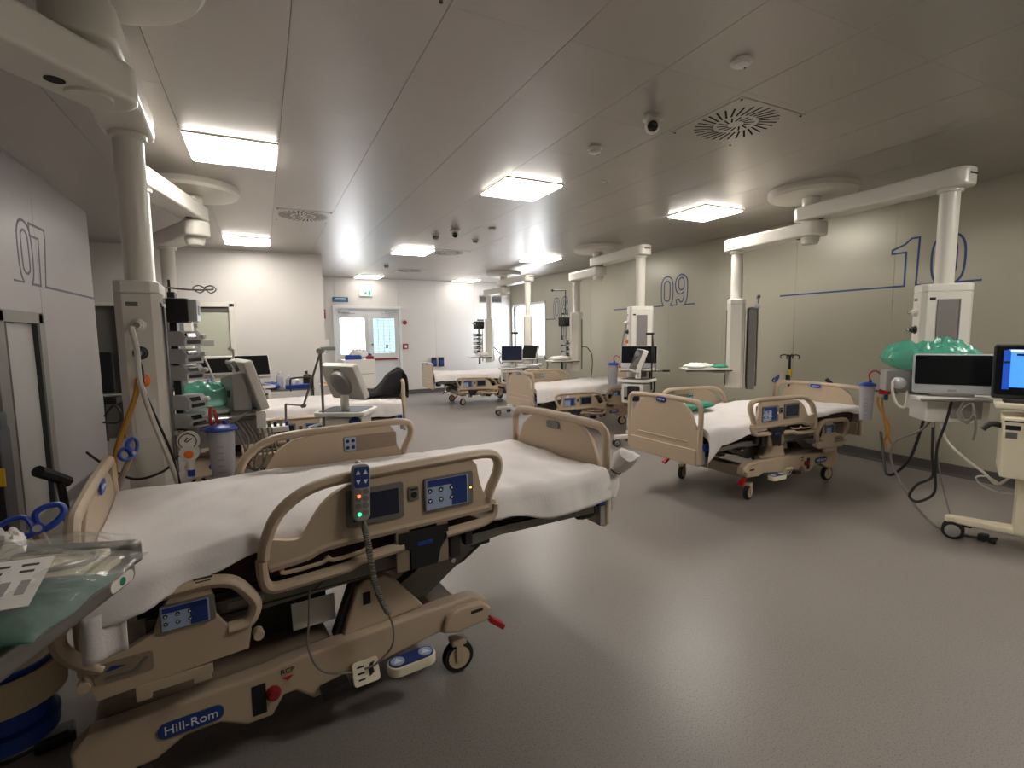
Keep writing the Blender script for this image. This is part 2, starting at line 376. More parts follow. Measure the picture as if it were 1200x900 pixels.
# ---- closed door behind the left-hand bays, with a glazed leaf
d2 = struct('door_2', MB().box((BD0-.04, YBL-.01, 1.03), (.08, .06, 2.06), .006).box((BD1+.04, YBL-.01, 1.03), (.08, .06, 2.06), .006).box(((BD0+BD1)/2, YBL-.01, 2.04), (BD1-BD0+.16, .06, .08), .006), 'offwhite_metal')
lf = obj('door_leaf', B(((BD0+BD1)/2, YBL+.04, .97), (BD1-BD0-.01, .04, 1.92), .004), 'pale_green_door', d2)
obj('door_header', B(((BD0+BD1)/2, YBL+.02, 1.96), (BD1-BD0, .05, .05), .004), 'steel_grey', d2)
obj('door_notice', B((-.78, YBL+.018, 1.42), (.16, .002, .09)), 'grey_plastic', lf)
obj('door_handle', MB().tube([(-.53, YBL+.02, 1.03), (-.53, YBL-.03, 1.03), (-.63, YBL-.03, 1.03)], .008, 8), 'chrome', lf)
d4 = struct('door_3', MB().box((OD1+.02, YBL-.01, 1.0), (.04, .05, 2.02), .004).box(((OD0+OD1)/2, YBL-.01, 2.02), (OD1-OD0+.08, .05, .05), .004), 'offwhite_metal')
obj('door_leaf', B(((OD0+OD1)/2, YBL+.05, 1.0), (OD1-OD0, .04, 2.0), .004), 'steel_grey', d4)
# ---- framed glazed panel in the left wall
d3 = struct('window_2', MB().box((XL+.03, 4.70, .86), (.06, .16, 1.72), .006).box((XL+.03, 5.47, .86), (.06, .12, 1.72), .006).box((XL+.03, 5.1, 1.68), (.06, .8, .09), .006).box((XL+.03, 5.1, .06), (.06, .8, .11), .006), 'steel_grey')
obj('pane', B((XL+.015, 5.09, .87), (.01, .64, 1.52)), 'grey_plastic', d3)
obj('inner_frame', MB().box((XL+.035, 4.80, .87), (.04, .05, 1.52), .004).box((XL+.035, 5.395, .87), (.04, .03, 1.52), .004), 'dark_metal', d3)
# ---- painted bay numbers
def stroke(mb, pts, w=.020, closed=False, n=0):
    P = smooth_path([(p[0], p[1], 0) for p in pts], n, closed) if n else [Vector((p[0], p[1], 0)) for p in pts]
    if closed: P = P+[P[0], P[1]]
    k = len(P); L_, R_ = [], []
    for i in range(k):
        ts = []
        if i > 0: ts.append((P[i]-P[i-1]).normalized())
        if i < k-1: ts.append((P[i+1]-P[i]).normalized())
        t = sum(ts, Vector((0, 0, 0))); t = t.normalized() if t.length > 1e-6 else ts[0]
        nn = Vector((-t.y, t.x, 0)); sc = 1/max(.5, abs(nn.dot(Vector((-ts[0].y, ts[0].x, 0)))))
        L_.append(P[i]+nn*w/2*sc); R_.append(P[i]-nn*w/2*sc)
    vs_ = []; fs = []
    for i in range(k):
        for q in (L_[i], R_[i]): vs_ += [(q.x, q.y, 0), (q.x, q.y, .0016)]
    for i in range(k-1):
        a = 4*i; b = a+4
        fs += [[a+1, b+1, b+3, a+3], [a, a+1, b+1, b][::-1], [a+2, b+2, b+3, a+3][::-1]]
    fs += [[0, 1, 3, 2], [4*k-4, 4*k-2, 4*k-1, 4*k-3]]
    mb.add(vs_, fs)
def oval(cx, cy, hw, hh):
    return [(cx+hw, cy+hh-hw), (cx+.7*hw, cy+hh-.3*hw), (cx, cy+hh), (cx-.7*hw, cy+hh-.3*hw), (cx-hw, cy+hh-hw), (cx-hw, cy-hh+hw), (cx-.7*hw, cy-hh+.3*hw), (cx, cy-hh), (cx+.7*hw, cy-hh+.3*hw), (cx+hw, cy-hh+hw)]
def g0(mb, s, h=.49):
    stroke(mb, [(s+.07, 0), (s+.03, .06), (s+.01, .18), (s+.015, h-.13), (s+.06, h-.03), (s+.15, h), (s+.24, h-.03), (s+.285, h-.13), (s+.29, .18), (s+.27, .06), (s+.225, 0)], n=4)
    stroke(mb, oval(s+.15, h*.5, .068, h*.5-.075), closed=True, n=3)
def g9(mb, s, h=.5):
    stroke(mb, [(s+.055, 0), (s+.03, .09)]); stroke(mb, [(s+.03, .09), (s+.10, .095)])
    stroke(mb, [(s+.10, .095), (s+.135, .045), (s+.18, .06), (s+.205, .12), (s+.205, .205), (s+.15, .18), (s+.08, .19), (s+.03, .25), (s+.015, .36), (s+.05, h-.05), (s+.15, h), (s+.25, h-.05), (s+.285, .36), (s+.285, .18), (s+.265, .06), (s+.225, 0)], n=4)
    stroke(mb, oval(s+.15, .345, .06, .10), closed=True, n=3)
def g8(mb, s, h=.5):
    stroke(mb, [(s+.07, 0), (s+.02, .08), (s+.015, .18), (s+.065, .265), (s+.025, .34), (s+.04, .44), (s+.15, h), (s+.26, .44), (s+.275, .34), (s+.235, .265), (s+.285, .18), (s+.28, .08), (s+.23, 0)], n=4)
    stroke(mb, oval(s+.15, .145, .06, .085), closed=True, n=3); stroke(mb, oval(s+.15, .36, .055, .07), closed=True, n=3)
def number(name, mb, wall, x, y, z, left):
    # local X runs the way the digits read
    o = obj(name, mb, 'number_blue' if not left else 'number_grey', wall, (x, y, z))
    mx = Matrix(((0, 0, 1), (1, 0, 0), (0, 1, 0))) if left else Matrix(((0, 0, -1), (-1, 0, 0), (0, 1, 0)))
    o.rotation_euler = mx.to_euler(); return o
n = MB(); stroke(n, [(-1.32, 0), (.155, 0), (.155, .36), (.02, .36), (.02, .40), (.14, .445), (.20, .50), (.275, .50), (.265, 0), (.45, 0)]); g0(n, .385); stroke(n, [(.61, 0), (.82, 0)])
number('painted_number', n, wr, XR, 3.25, 1.975, 0)
n = MB(); stroke(n, [(-1.31, 0), (.07, 0)]); g0(n, 0); stroke(n, [(.225, 0), (.385, 0)]); g9(n, .33); stroke(n, [(.555, 0), (.78, 0)])
number('painted_number', n, wr, XR, 6.85, 1.965, 0)
n = MB(); stroke(n, [(-.42, 0), (.07, 0)]); g0(n, 0); stroke(n, [(.225, 0), (.43, 0)]); g8(n, .36); stroke(n, [(.59, 0), (.82, 0)])
number('painted_number', n, wr, XR, 10.50, 1.86, 0)
n = MB(); stroke(n, [(-.12, 0), (.07, 0)], .014); g0(n, 0, .5); stroke(n, [(.225, 0), (.41, 0), (.45, .40), (.27, .40), (.27, .50), (.60, .50), (.60, .40), (.52, 0), (1.93, 0)])
number('painted_number', n, wl, XL, 5.32, 1.965, 1)
# ================================================================ CEILING FITTINGS
fr = MB()
for sx, sy, dx, dy in ((0, .297, .60, .006), (0, -.297, .60, .006), (.297, 0, .006, .60), (-.297, 0, .006, .60)): fr.box((sx, sy, -.008), (dx, dy, .02), .001)
frm = fr.mesh('lamp_frame'); dfm = B((0, 0, -.014), (.583, .583, .034), .010).mesh('diffuser')
dfm2 = dfm.copy()
LN = ['beside the pendant arm over the nearest bed', 'over the open floor between the two rows of beds', 'between the round diffuser and the bed with green packs']
for i, (x, y) in enumerate(lamps):
    q = i % 3; r = i//3; dim = r == 3
    lab = [['square lit ceiling panel lamp nearest the glazed panel end of the left wall', 'square lit ceiling panel lamp above the open floor before the nearest diffuser', 'square lit ceiling panel lamp beyond the number 10 towards the blue screen ventilator'][q],
           'square lit ceiling panel lamp '+LN[q],
           ['square lit ceiling panel lamp close to the wall with the glazed single door', 'square lit ceiling panel lamp beside the round air diffuser in mid ward', 'square lit ceiling panel lamp left of the mid ward pendant flange'][q],
           ['square lit ceiling panel lamp behind the left hand wall', 'square lit ceiling panel lamp just before the green exit sign', 'square lit ceiling panel lamp in the far corner above the far bed'][q]][r]
    if (r == 3 and q == 0) or (r == 0 and q == 0): continue
    t = thing('ceiling_lamp', lab, 'ceiling lamp', (x, y, ZC), 0, 'square ceiling lamps')
    link('lamp_frame', frm, 'white_plastic', t); link('diffuser', dfm if not dim else dfm2, 'lamp_diffuser' if not dim else 'lamp_diffuser_dim', t)
def diffuser(x, y, lab):
    t = thing('air_diffuser', lab, 'air vent', (x, y, ZC), 0, 'swirl air diffusers')
    obj('plate', B((0, 0, -.002), (.60, .60, .004)), 'ceiling_panel', t)
    sm = B((0, 0, 0), (.13, .013, .004)).mesh('slot'); sm2 = B((0, 0, 0), (.07, .011, .004)).mesh('slot')
    for i in range(30):
        a = 2*pi*i/30; link('slot', sm, 'void_dark', t, (.205*cos(a), .205*sin(a), -.003), (0, 0, a+.25))
    for i in range(14):
        a = 2*pi*i/14; link('slot', sm2, 'void_dark', t, (.085*cos(a), .085*sin(a), -.003), (0, 0, a+.3))
    sc = MB().lathe([(.008, -.0095), (.008, -.006)], (0, 0, 0), 8).mesh('screw')
    for sx in (-1, 1):
        for sy in (-1, 1): link('screw', sc, 'dark_metal', t, (.28*sx, .28*sy, 0))
diffuser(2.99, 2.55, 'round swirl air diffuser beside the black dome camera')
diffuser(.51, 6.54, 'round swirl air diffuser above the bed with the black jacket')
diffuser(2.96, 8.43, 'round swirl air diffuser beside the lamp in mid ward')
diffuser(2.96, 11.0, 'distant flush air diffuser before the far wall')
def detector(x, y, lab, r=.055, h=.045, dark=False):
    t = thing('ceiling_detector', lab, 'detector', (x, y, ZC), 0)
    obj('base', MB().lathe([(r, -.0), (r, -.012), (r*.9, -.018)], (0, 0, 0), 20), 'white_plastic', t)
    obj('sensor_head', MB().lathe([(r*.8, -.018), (r*.75, -h*.8), (r*.4, -h), (0, -h)], (0, 0, 0), 18), 'white_plastic' if not dark else 'grey_plastic', t)
    obj('indicator', MB().lathe([(.006, -.006), (.006, 0)], (r*.5, 0, -h*.9), 8), 'red_dull', t)
detector(2.34, 1.97, 'flat round white detector on the ceiling nearest the camera', .055, .03)
detector(2.37, 3.32, 'round white smoke detector behind the dome camera')
detector(2.94, 3.95, 'small white ceiling sensor behind the smoke detector', .035, .02)
detector(2.28, 7.01, 'grey smoke detector left of the second dome camera', .06, .07, True)
detector(2.94, 7.15, 'grey ceiling detector right of the second dome camera', .05, .05, True)
detector(2.30, 10.26, 'grey ceiling detector before the exit door', .06, .07, True)
detector(2.84, 6.3, 'small disc sensor between lamp and second dome camera', .05, .02)
def dome(x, y, lab, ang):
    t = thing('dome_camera', lab, 'camera', (x, y, ZC), ang)
    obj('base', MB().lathe([(.065, 0), (.065, -.02), (.05, -.03)], (0, 0, 0), 20), 'white_plastic', t)
    obj('ball', MB().lathe([(.0, .05), (.03, .042), (.045, .02), (.05, 0), (.042, -.027), (.025, -.043), (0, -.05)], (0, 0, -.06), 18), 'white_plastic', t)
    obj('lens', MB().lathe([(.034, 0), (.034, .018), (.024, .026), (0, .028)], (.0, -.034, -.072), 16, (RAD(112), 0, 0)), 'screen_off', t)
dome(2.39, 2.70, 'white ball camera with black lens beside the nearest air diffuser', RAD(-40))
dome(2.42, 6.60, 'white ball camera with black lens in mid ward', RAD(-20))
h = thing('access_hatch', 'square ceiling access hatch with corner screws', 'hatch', (.50, 1.93, ZC)); obj('lid', B((0, 0, -.003), (.60, .58, .006), .001), 'ceiling_panel', h)
sc = MB().lathe([(.010, -.010), (.010, -.004)], (0, 0, 0), 8).mesh('screw')
for sx in (-1, 1):
    for sy in (-1, 1): link('screw', sc, 'dark_metal', h, (.26*sx, .25*sy, 0))
# ================================================================ SIGNS AND ALARMS ON THE WALLS
t = thing('exit_sign', 'lit green and white running man exit sign above the double door', 'exit sign', (2.335, YF, 2.56))
obj('housing', B((0, -.02, 0), (.30, .04, .16), .006), 'white_plastic', t); obj('face', B((0, -.041, 0), (.28, .004, .14), .001), 'exit_white', t)
pg = MB().prism([(-.05, -.02), (-.02, .03), (.02, .02), (.05, .04), (.05, .025), (.02, .0), (.03, -.03), (.06, -.055), (.03, -.055), (0, -.02), (-.03, -.05), (-.06, -.05)], -.0455, -.043, 'xz').lathe([(.014, -.0455), (.014, -.043)], (.015, 0, .045), 10, None, 'y')
obj('pictogram', pg, 'exit_green', t); obj('doorway_mark', MB().box((.095, -.044, 0), (.05, .003, .11)), 'exit_green', t)
t = thing('direction_sign', 'blue sign plate with white lettering left of the exit sign', 'sign', (1.735, YF, 2.39))
obj('plate', B((0, -.012, 0), (.36, .02, .115), .004), 'sign_blue', t)
obj('lettering', MB().box((-.01, -.0225, .022), (.24, .001, .014)).box((-.01, -.0225, -.012), (.28, .001, .014)).box((.12, -.0225, .022), (.012, .001, .014)), 'text_white', t)
t = thing('fire_sounder', 'round red alarm sounder beside the double door', 'alarm', (3.28, YF, 1.84))
obj('body', MB().lathe([(.05, 0), (.055, .03), (.045, .06), (.02, .07), (0, .07)], (0, 0, 0), 18, (RAD(90), 0, 0)), 'red_dull', t); obj('base', MB().lathe([(.056, -.006), (.056, .006)], (0, 0, 0), 18, (RAD(90), 0, 0)), 'white_plastic', t)
t = thing('call_point', 'square red fire call point with pale button', 'alarm', (3.28, YF, 1.235))
obj('body', B((0, -.025, 0), (.13, .05, .13), .008), 'red_dull', t); obj('button', B((0, -.052, -.005), (.065, .006, .065), .003), 'white_plastic', t)
t = thing('extinguisher_sign', 'red fire sign on the wall corner left of the double door', 'sign', (1.33, YF, 2.04))
obj('plate', B((0, -.006, 0), (.11, .01, .22), .002), 'red_dull', t); obj('symbol', MB().box((0, -.012, -.02), (.03, .001, .09)).box((.01, -.012, .045), (.05, .001, .015)), 'text_white', t)
t = thing('soap_dispenser', 'white wall dispenser left of the double door', 'dispenser', (1.36, YF, 1.30))
obj('body', MB().prism([(0, .16), (-.08, .14), (-.12, .02), (-.09, -.14), (0, -.15)], -.07, .07, 'yz', .015), 'white_plastic', t); obj('spout', B((0, -.08, -.16), (.03, .03, .03), .005), 'grey_plastic', t)
for i, x in enumerate((4.02, 4.22)):
    t = thing('wall_socket', 'dark blue power socket on the far wall above the far footboard', 'socket', (x, YF, .81), 0, 'sockets on the far wall')
    obj('plate', B((0, -.03, 0), (.13, .06, .24), .008), 'ink_black', t); obj('cover', B((0, -.062, -.02), (.09, .012, .12), .006), 'blue_plastic', t)
t = thing('air_grille', 'grey slatted air grille high in the far corner', 'air vent', (5.68, YF, 2.47))
obj('frame', MB().box((0, -.01, .085), (.66, .02, .02)).box((0, -.01, -.085), (.66, .02, .02)).box((-.32, -.01, 0), (.02, .02, .19)).box((.32, -.01, 0), (.02, .02, .19)), 'grey_plastic', t)
obj('backing', B((0, -.003, 0), (.62, .004, .15)), 'void_dark', t)
gs = B((0, 0, 0), (.62, .016, .003), 0, (RAD(35), 0, 0)).mesh('slat')
for i in range(7): link('slat', gs, 'grey_plastic', t, (0, -.012, -.066+.022*i))
# ================================================================ HOSPITAL BEDS
def caster(parent, u, v, ang=0, tan='tan'):
    f = obj('caster', MB().box((0, 0, .145), (.07, .06, .03), .010).box((0, .027, .105), (.032, .007, .10), .003).box((0, -.027, .105), (.032, .007, .10), .003), tan, parent, (u, v, 0), (0, 0, ang))
    obj('tyre', MB().lathe([(.045, -.018), (.066, -.018), (.071, -.010), (.071, .010), (.066, .018), (.045, .018)], (0, 0, .071), 22, None, 'y'), 'black_rubber', f)
    obj('wheel_hub', MB().lathe([(0, -.0205), (.05, -.0205), (.05, .0205), (0, .0205)], (0, 0, .071), 18, None, 'y'), 'cream_ring', f)
def keypad(parent, name, w, h, loc, flip, navy_right=True, rows=2, cols=3, base='steel_grey', lcd=False):
    """control pad standing in the xz plane; flip turns it to face +y"""
    o = obj(name, MB().prism(rrect(w, h, .008), -.010, .004, 'xz', .002), base, parent, loc, (0, 0, pi if flip else 0))
    if lcd:
        obj('display', B((0, -.011, 0), (w*.80, .003, h*.72), .001), 'screen_navy', o); return o
    obj('pad_face', B((-.04*w, -.0105, 0), (w*.86, .002, h*.88)), 'pale_blue_pad', o)
    obj('pad_strip', MB().box((w*.20, -.0115, -.02*h), (w*.32, .002, h*.8)).box((-.05*w, -.0115, h*.33), (w*.8, .002, h*.2)), 'navy_pad', o)
    bt = MB().lathe([(h*.075, -.0022), (h*.075, 0)], (0, 0, 0), 10, None, 'y').mesh('button')
    up_ = MB().prism([(-h*.045, -h*.03), (h*.045, -h*.03), (0, h*.045)], -.0032, -.0022, 'xz').mesh('arrow')
    for j in range(cols):
        for i in range(rows):
            x = -.40*w+.22*w*j*2/(cols-1+.01)*1.0; z = .12*h-i*.30*h
            b = link('button', bt, 'ink_black', o, (x, -.0115, z)); link('arrow', up_, 'text_white', b, None, (0, pi if i else 0, 0))
    return o
def siderail(parent, sgn, z0, detail=True, u0=0.0):
    """long middle rail; z0 shifts it up or down, sgn is the side of the bed, outer face looks away from the mattress"""
    y = .495*sgn; rot = (0, 0, 0)
    def Y(a): return y+sgn*a
    P = lambda pts: [(p[0]+u0, y, p[1]+z0) for p in pts]
    o = obj('siderail', MB().tube(P([(-.165, .775), (-.155, .83), (-.115, .915), (-.03, .978), (.08, 1.003), (.30, 1.010), (.55, 1.014), (.70, 1.012), (.752, .985), (.755, .93), (.72, .86), (.70, .815)]), .026, 10, 6, ry=.020, upv=(0, 1, 0)), 'tan', parent)
    panel = [(-.168, .775), (-.155, .822), (-.135, .838)]+[(p.x, p.y) for p in smooth_path([(-.095, .826, 0), (-.06, .822, 0), (-.035, .835, 0), (-.012, .872, 0), (.025, .922, 0), (.07, .958, 0), (.125, .982, 0)], 4)]+[(.30, .998), (.625, 1.002), (.648, .975)]+[(p.x, p.y) for p in smooth_path([(.655, .93, 0), (.668, .88, 0), (.688, .838, 0), (.71, .82, 0)], 3)]+[(.74, .805), (.738, .765), (.05, .765), (-.02, .745), (-.10, .735), (-.155, .735)]
    obj('rail_panel', MB().prism([(p[0]+u0, p[1]+z0) for p in panel], y-.014, y+.014, 'xz', .005), 'tan', o)
    obj('rail_ridge', MB().tube(P([(-.15, .742), (-.03, .752), (.04, .772), (.30, .778), (.70, .782)]), .018, 8, 4, ry=.021, upv=(0, 1, 0)), 'tan', o)
    # lower grab bars
    obj('grab_bar', MB().tube(P([(-.172, .77), (-.168, .70), (-.145, .668), (-.08, .665), (.10, .672), (.16, .690), (.32, .70)]), .027, 10, 5, ry=.019, upv=(0, 1, 0)), 'tan', o)
    obj('grab_bar', MB().tube(P([(.50, .71), (.60, .713), (.68, .72), (.725, .745), (.735, .79)]), .028, 10, 5, ry=.019, upv=(0, 1, 0)), 'tan', o)
    obj('line_hooks', MB().tube(P([(-.11, .725), (-.10, .708), (.02, .712), (.04, .728), (.06, .712), (.16, .718), (.19, .735)]), .008, 6, 3), 'tan', o)
    for a, b in ((.29, .345), (.46, .51)): obj('rail_strut', MB().prism([(a+u0, .60+z0), (b+u0, .60+z0), (b+u0, .775+z0), (a+u0, .775+z0)], y-.012, y+.010, 'xz', .004), 'tan_dark', o)
    lb = obj('release_latch', MB().prism([(u0+p[0], p[1]+z0) for p in [(.345, .60), (.46, .60), (.475, .66), (.51, .71), (.51, .755), (.30, .755), (.30, .70), (.345, .68)]], min(Y(-.02), Y(.018)), max(Y(-.02), Y(.018)), 'xz', .006), 'black_plastic', o)
    obj('latch_strip', B((.405+u0, Y(.020), .700+z0), (.065, .006, .014), .002), 'blue_plastic', lb)
    f = sgn > 0
    # screen and keypad on the outer face
    keypad(o, 'display_panel', .215, .135, (.215+u0, Y(.014), .893+z0), f, lcd=True)
    kp = keypad(o, 'control_panel', .215, .135, (.515+u0, Y(.014), .888+z0), f)
    obj('power_light', B((.095, -.0115, 0), (.006, .003, .006)), 'amber_led', kp)
    e = obj('emblem', MB().prism(rrect(.042, .055, .006), -.006, .003, 'xz', .001), 'steel_grey', o, (.365+u0, Y(.014), .905+z0), (0, 0, pi if f else 0))
    obj('emblem_art', MB().lathe([(.013, -.0085), (.013, -.006)], (0, 0, -.004), 10, None, 'y').box((0, -.007, .018), (.03, .002, .006)), 'ink_black', e)
    # patient-side pad on the inner face
    k2 = obj('patient_panel', MB().prism(rrect(.30, .085, .012), -.005, .004, 'xz', .002), 'tan_dark', o, (.51+u0, Y(-.014), .92+z0), (0, 0, 0 if f else pi))
    k3 = obj('patient_pad', B((.115 if not f else -.115, -.007, 0), (.062, .005, .075), .003), 'pale_blue_pad', k2)
    for a in (-1, 1):
        for b in (-1, 1): obj('button', MB().lathe([(.010, -.0115), (.010, -.009)], ((.115 if not f else -.115)+a*.015, 0, b*.018), 10, None, 'y'), 'ink_black', k3)
    return o
def headrail(parent, sgn, z0):
    y = .50*sgn
    P = lambda pts: [(p[0], y, p[1]+z0) for p in pts]
    o = obj('head_rail', MB().tube(P([(-.60, .56), (-.655, .60), (-.69, .655), (-.685, .705), (-.64, .732), (-.50, .737), (-.40, .742), (-.32, .742), (-.255, .720), (-.205, .655), (-.20, .615), (-.225, .575), (-.28, .57)]), .026, 10, 6, ry=.020, upv=(0, 1, 0)), 'tan', parent)
    panel = [(-.655, .60), (-.63, .585), (-.53, .605), (-.475, .63), (-.455, .69), (-.425, .735), (-.33, .74), (-.315, .70), (-.31, .63), (-.28, .585), (-.24, .585), (-.215, .60), (-.215, .55), (-.225, .49), (-.62, .47), (-.635, .52)]
    obj('rail_panel', MB().prism([(p[0], p[1]+z0) for p in panel], y-.014, y+.014, 'xz', .005), 'tan', o)
    obj('rail_ridge', MB().tube(P([(-.61, .505), (-.45, .512), (-.35, .53), (-.23, .535)]), .008, 8, 4, ry=.016, upv=(0, 1, 0)), 'tan', o)
    obj('rail_foot', MB().box((-.43, y, .462+z0), (.20, .03, .035), .006).box((-.51, y, .443+z0), (.04, .03, .03), .005).box((-.36, y, .443+z0), (.05, .03, .03), .005), 'tan', o)
    for u in (-.645, -.195): obj('pivot_knob', MB().lathe([(.016, -.02), (.018, 0), (.016, .02)], (u, y, .525+z0), 10, None, 'y'), 'tan', o)
    f = sgn > 0
    k = keypad(o, 'control_panel', .145, .082, (-.385, y+sgn*.014, .667+z0), f)
    pg = obj('position_label', MB().prism(rrect(.14, .06, .01), -.0025, .001, 'xz'), 'tan_dark', o, (-.55, y+sgn*.0145, .550+z0), (0, 0, pi if f else 0))
    obj('position_art', MB().prism([(-.045, -.008), (.02, -.012), (.05, .018), (.058, .014), (.03, -.022), (-.045, -.018)], -.0045, -.0025, 'xz'), 'steel_grey', pg)
    obj('position_art', MB().prism([(-.045, .004), (-.03, .018), (.005, .010), (-.02, .005)], -.0045, -.0025, 'xz'), 'navy_pad', pg)
def end_board(name, parent, u, ztop, zbot, badge, half=.42, facing=1):
    hw = half
    P = lambda pts: [(u, p[0], p[1]) for p in pts]
    zt = ztop
    o = obj(name, MB().tube(P([(-hw, zbot+.02), (-hw, zt-.30), (-hw-.004, zt-.08), (-hw+.02, zt-.025), (-hw+.09, zt-.008), (0, zt), (hw-.09, zt-.008), (hw-.02, zt-.025), (hw+.004, zt-.08), (hw, zt-.30), (hw, zbot+.02)]), .020, 10, 6, ry=.024, upv=(1, 0, 0)), 'tan', parent)
    panel = [(-hw, zbot), (-hw, zt-.24), (-hw+.03, zt-.24), (-hw+.055, zt-.19), (-hw+.10, zt-.09), (-hw+.16, zt-.045), (-hw+.22, zt-.02), (hw-.22, zt-.02), (hw-.16, zt-.045), (hw-.10, zt-.09), (hw-.055, zt-.19), (hw-.03, zt-.24), (hw, zt-.24), (hw, zbot)]
    obj('board_panel', MB().prism(panel, u-.014, u+.014, 'yz', .006), 'tan', o)
    obj('board_step', MB().box((u+facing*.010, 0, zbot+.07), (.03, 2*hw-.05, .13), .008).box((u+facing*.008, 0, zbot+.19), (.022, 2*hw-.25, .012), .005), 'tan', o)
    b = obj('maker_badge', MB().prism(rrect(.115, .042, .016), -.003, .003, 'yz', .001), badge, o, (u+facing*.022, 0, zt-.022 if badge == 'blue_plastic' else zt-.055))
    if badge == 'blue_plastic':
        text('lettering', 'Hill-Rom', .024, 'text_white', b, (facing*.0035, 0, 0), (RAD(90), 0, RAD(90)*facing))
    return o
def hospital_bed(label, loc, rz, dz=0, u_foot=1.47, u_head=-.62, near=-1, near_up=True, far_up=True, head_up=(False, False), group='hospital beds'):
    t = thing('hospital_bed', label, 'bed', loc, rz, group)
    # base ------------------------------------------------------------
    side = [(-.70, .175), (-.705, .27), (-.66, .315), (-.18, .325), (-.10, .335), (.10, .345), (.55, .355), (.66, .355), (.73, .315), (.745, .26), (.70, .225), (.60, .225), (.54, .245), (.30, .215), (.16, .19), (.06, .165), (-.02, .16), (-.08, .215), (-.12, .215), (-.16, .155), (-.24, .155), (-.32, .20), (-.42, .20), (-.50, .155), (-.60, .15)]
    for s in (-1, 1):
        b = obj('base_side', MB().prism(side, s*.365, s*.435, 'xz', .014, 3), 'tan', t)
        obj('base_nose', MB().prism([(.50, .245), (.56, .225), (.715, .235), (.735, .285), (.69, .325), (.58, .335), (.52, .31)], s*.405, s*.462, 'xz', .014, 3), 'tan', b)
        c = obj('lift_cover', MB().prism([(.10, .335), (.165, .52), (.20, .545), (.27, .545), (.31, .52), (.44, .36)], s*.33, s*.40, 'xz', .014, 3), 'tan', t)
        obj('cover_edge', MB().prism([(.075, .335), (.15, .53), (.19, .552), (.23, .55), (.165, .52), (.10, .335)], s*.325, s*.375, 'xz', .004), 'black_plastic', c)
        obj('warning_label', B((.20, s*.401, .47), (.03, .002, .05)), 'ink_black', c)
        r = obj('release_knob', MB().lathe([(.024, 0), (.026, .012), (.018, .028), (0, .03)], (-.155, s*.435, .245), 14, (RAD(90) if s < 0 else RAD(-90), 0, 0)), 'red_dull', t)
        obj('knob_recess', B((-.20, s*.436, .235), (.045, .004, .11), .002), 'black_plastic', r)
        text('lettering', 'RCP', .026, 'ink_black', b, (-.105, s*.4365, .305), (RAD(90), 0, 0 if s < 0 else pi))
        obj('red_arrow', MB().prism([(-.125, .285), (-.085, .285), (-.105, .268)], s*.435, s*.4365, 'xz'), 'text_red', b)
        bd = obj('maker_badge', MB().prism(rrect(.185, .052, .024), -.004, .003, 'xz', .001), 'navy_pad', t, (-.40, s*.437, .245), (0, 0, 0 if s < 0 else pi))
        text('lettering', 'Hill-Rom', .042, 'text_white', bd, (0, -.0045, 0), (RAD(90), 0, 0))
        # treadle
        p = obj('foot_control', MB().prism(rrect(.20, .085, .04, 6), .175, .215, 'xy', .008), 'cream_plastic', t, (.345, s*.485, 0), (RAD(-20)*s*-1*0, 0, 0))
        obj('control_face', MB().prism(rrect(.185, .07, .034, 6), .215, .218, 'xy'), 'navy_pad', p)
        for a in (-1, 1):
            q = obj('pale_disc', MB().lathe([(.028, .218), (.028, .2195)], (a*.058, 0, 0), 14), 'pale_blue_pad', p)
            obj('arrow', MB().prism([(a*.058-.018, -.012), (a*.058+.018, -.012), (a*.058, .018)], .2195, .2205, 'xy'), 'text_white', q)
        l = obj('caution_plate', MB().prism(rrect(.10, .085, .012), -.010, .010, 'xz', .003), 'cream_plastic', t, (.165, s*.468, .215), (RAD(-25)*(-s), 0, 0 if s < 0 else pi))
        for i in range(3): obj('print_line', B((-.02, -.0108, .022-.022*i), (.026, .001, .006)), 'ink_black', l)
        obj('print_figure', MB().prism([(.01, -.02), (.03, -.01), (.025, .012), (.036, .028), (.018, .025), (.008, .005)], -.0112, -.0102, 'xz'), 'ink_black', l)
        obj('black_pedal', B((.05, s*.465, .195), (.10, .06, .035), .008, (0, RAD(-8), 0)), 'black_plastic', t)
        br = obj('brake_pedal', MB().prism([(.0, -.018), (.075, -.028), (.08, .028), (.0, .018)], -.012, .012, 'xy', .006), 'red_plastic', t, (.735, s*.44, .225), (0, RAD(36), s*RAD(8)))
        obj('pedal_arm', MB().tube([(-.05, 0, .0), (.01, 0, 0)], .007, 6), 'chrome', br)
        obj('caution_sticker', MB().box((.66, s*.4625, .297), (.06, .001, .014)), 'ink_black', b)
    for u in (-.60, .58): obj('cross_beam', B((u, 0, .245), (.12, .76, .10), .015), 'tan_dark', t)
    obj('base_pan', MB().box((-.28, 0, .30), (.70, .70, .07), .02), 'tan_dark', t)
    obj('battery_box', MB().box((-.12, 0, .40), (.42, .42, .14), .02), 'dark_metal', t)
    obj('warning_sheet', B((.02, -.30*(-near)*-1 if False else near*.30, .425), (.16, .004, .10), 0, (RAD(12)*near, 0, 0)), 'paper', t)
    for u in (-.6, .6):
        for s in (-1, 1): caster(t, u, s*.385, RAD(random.uniform(-25, 25)))
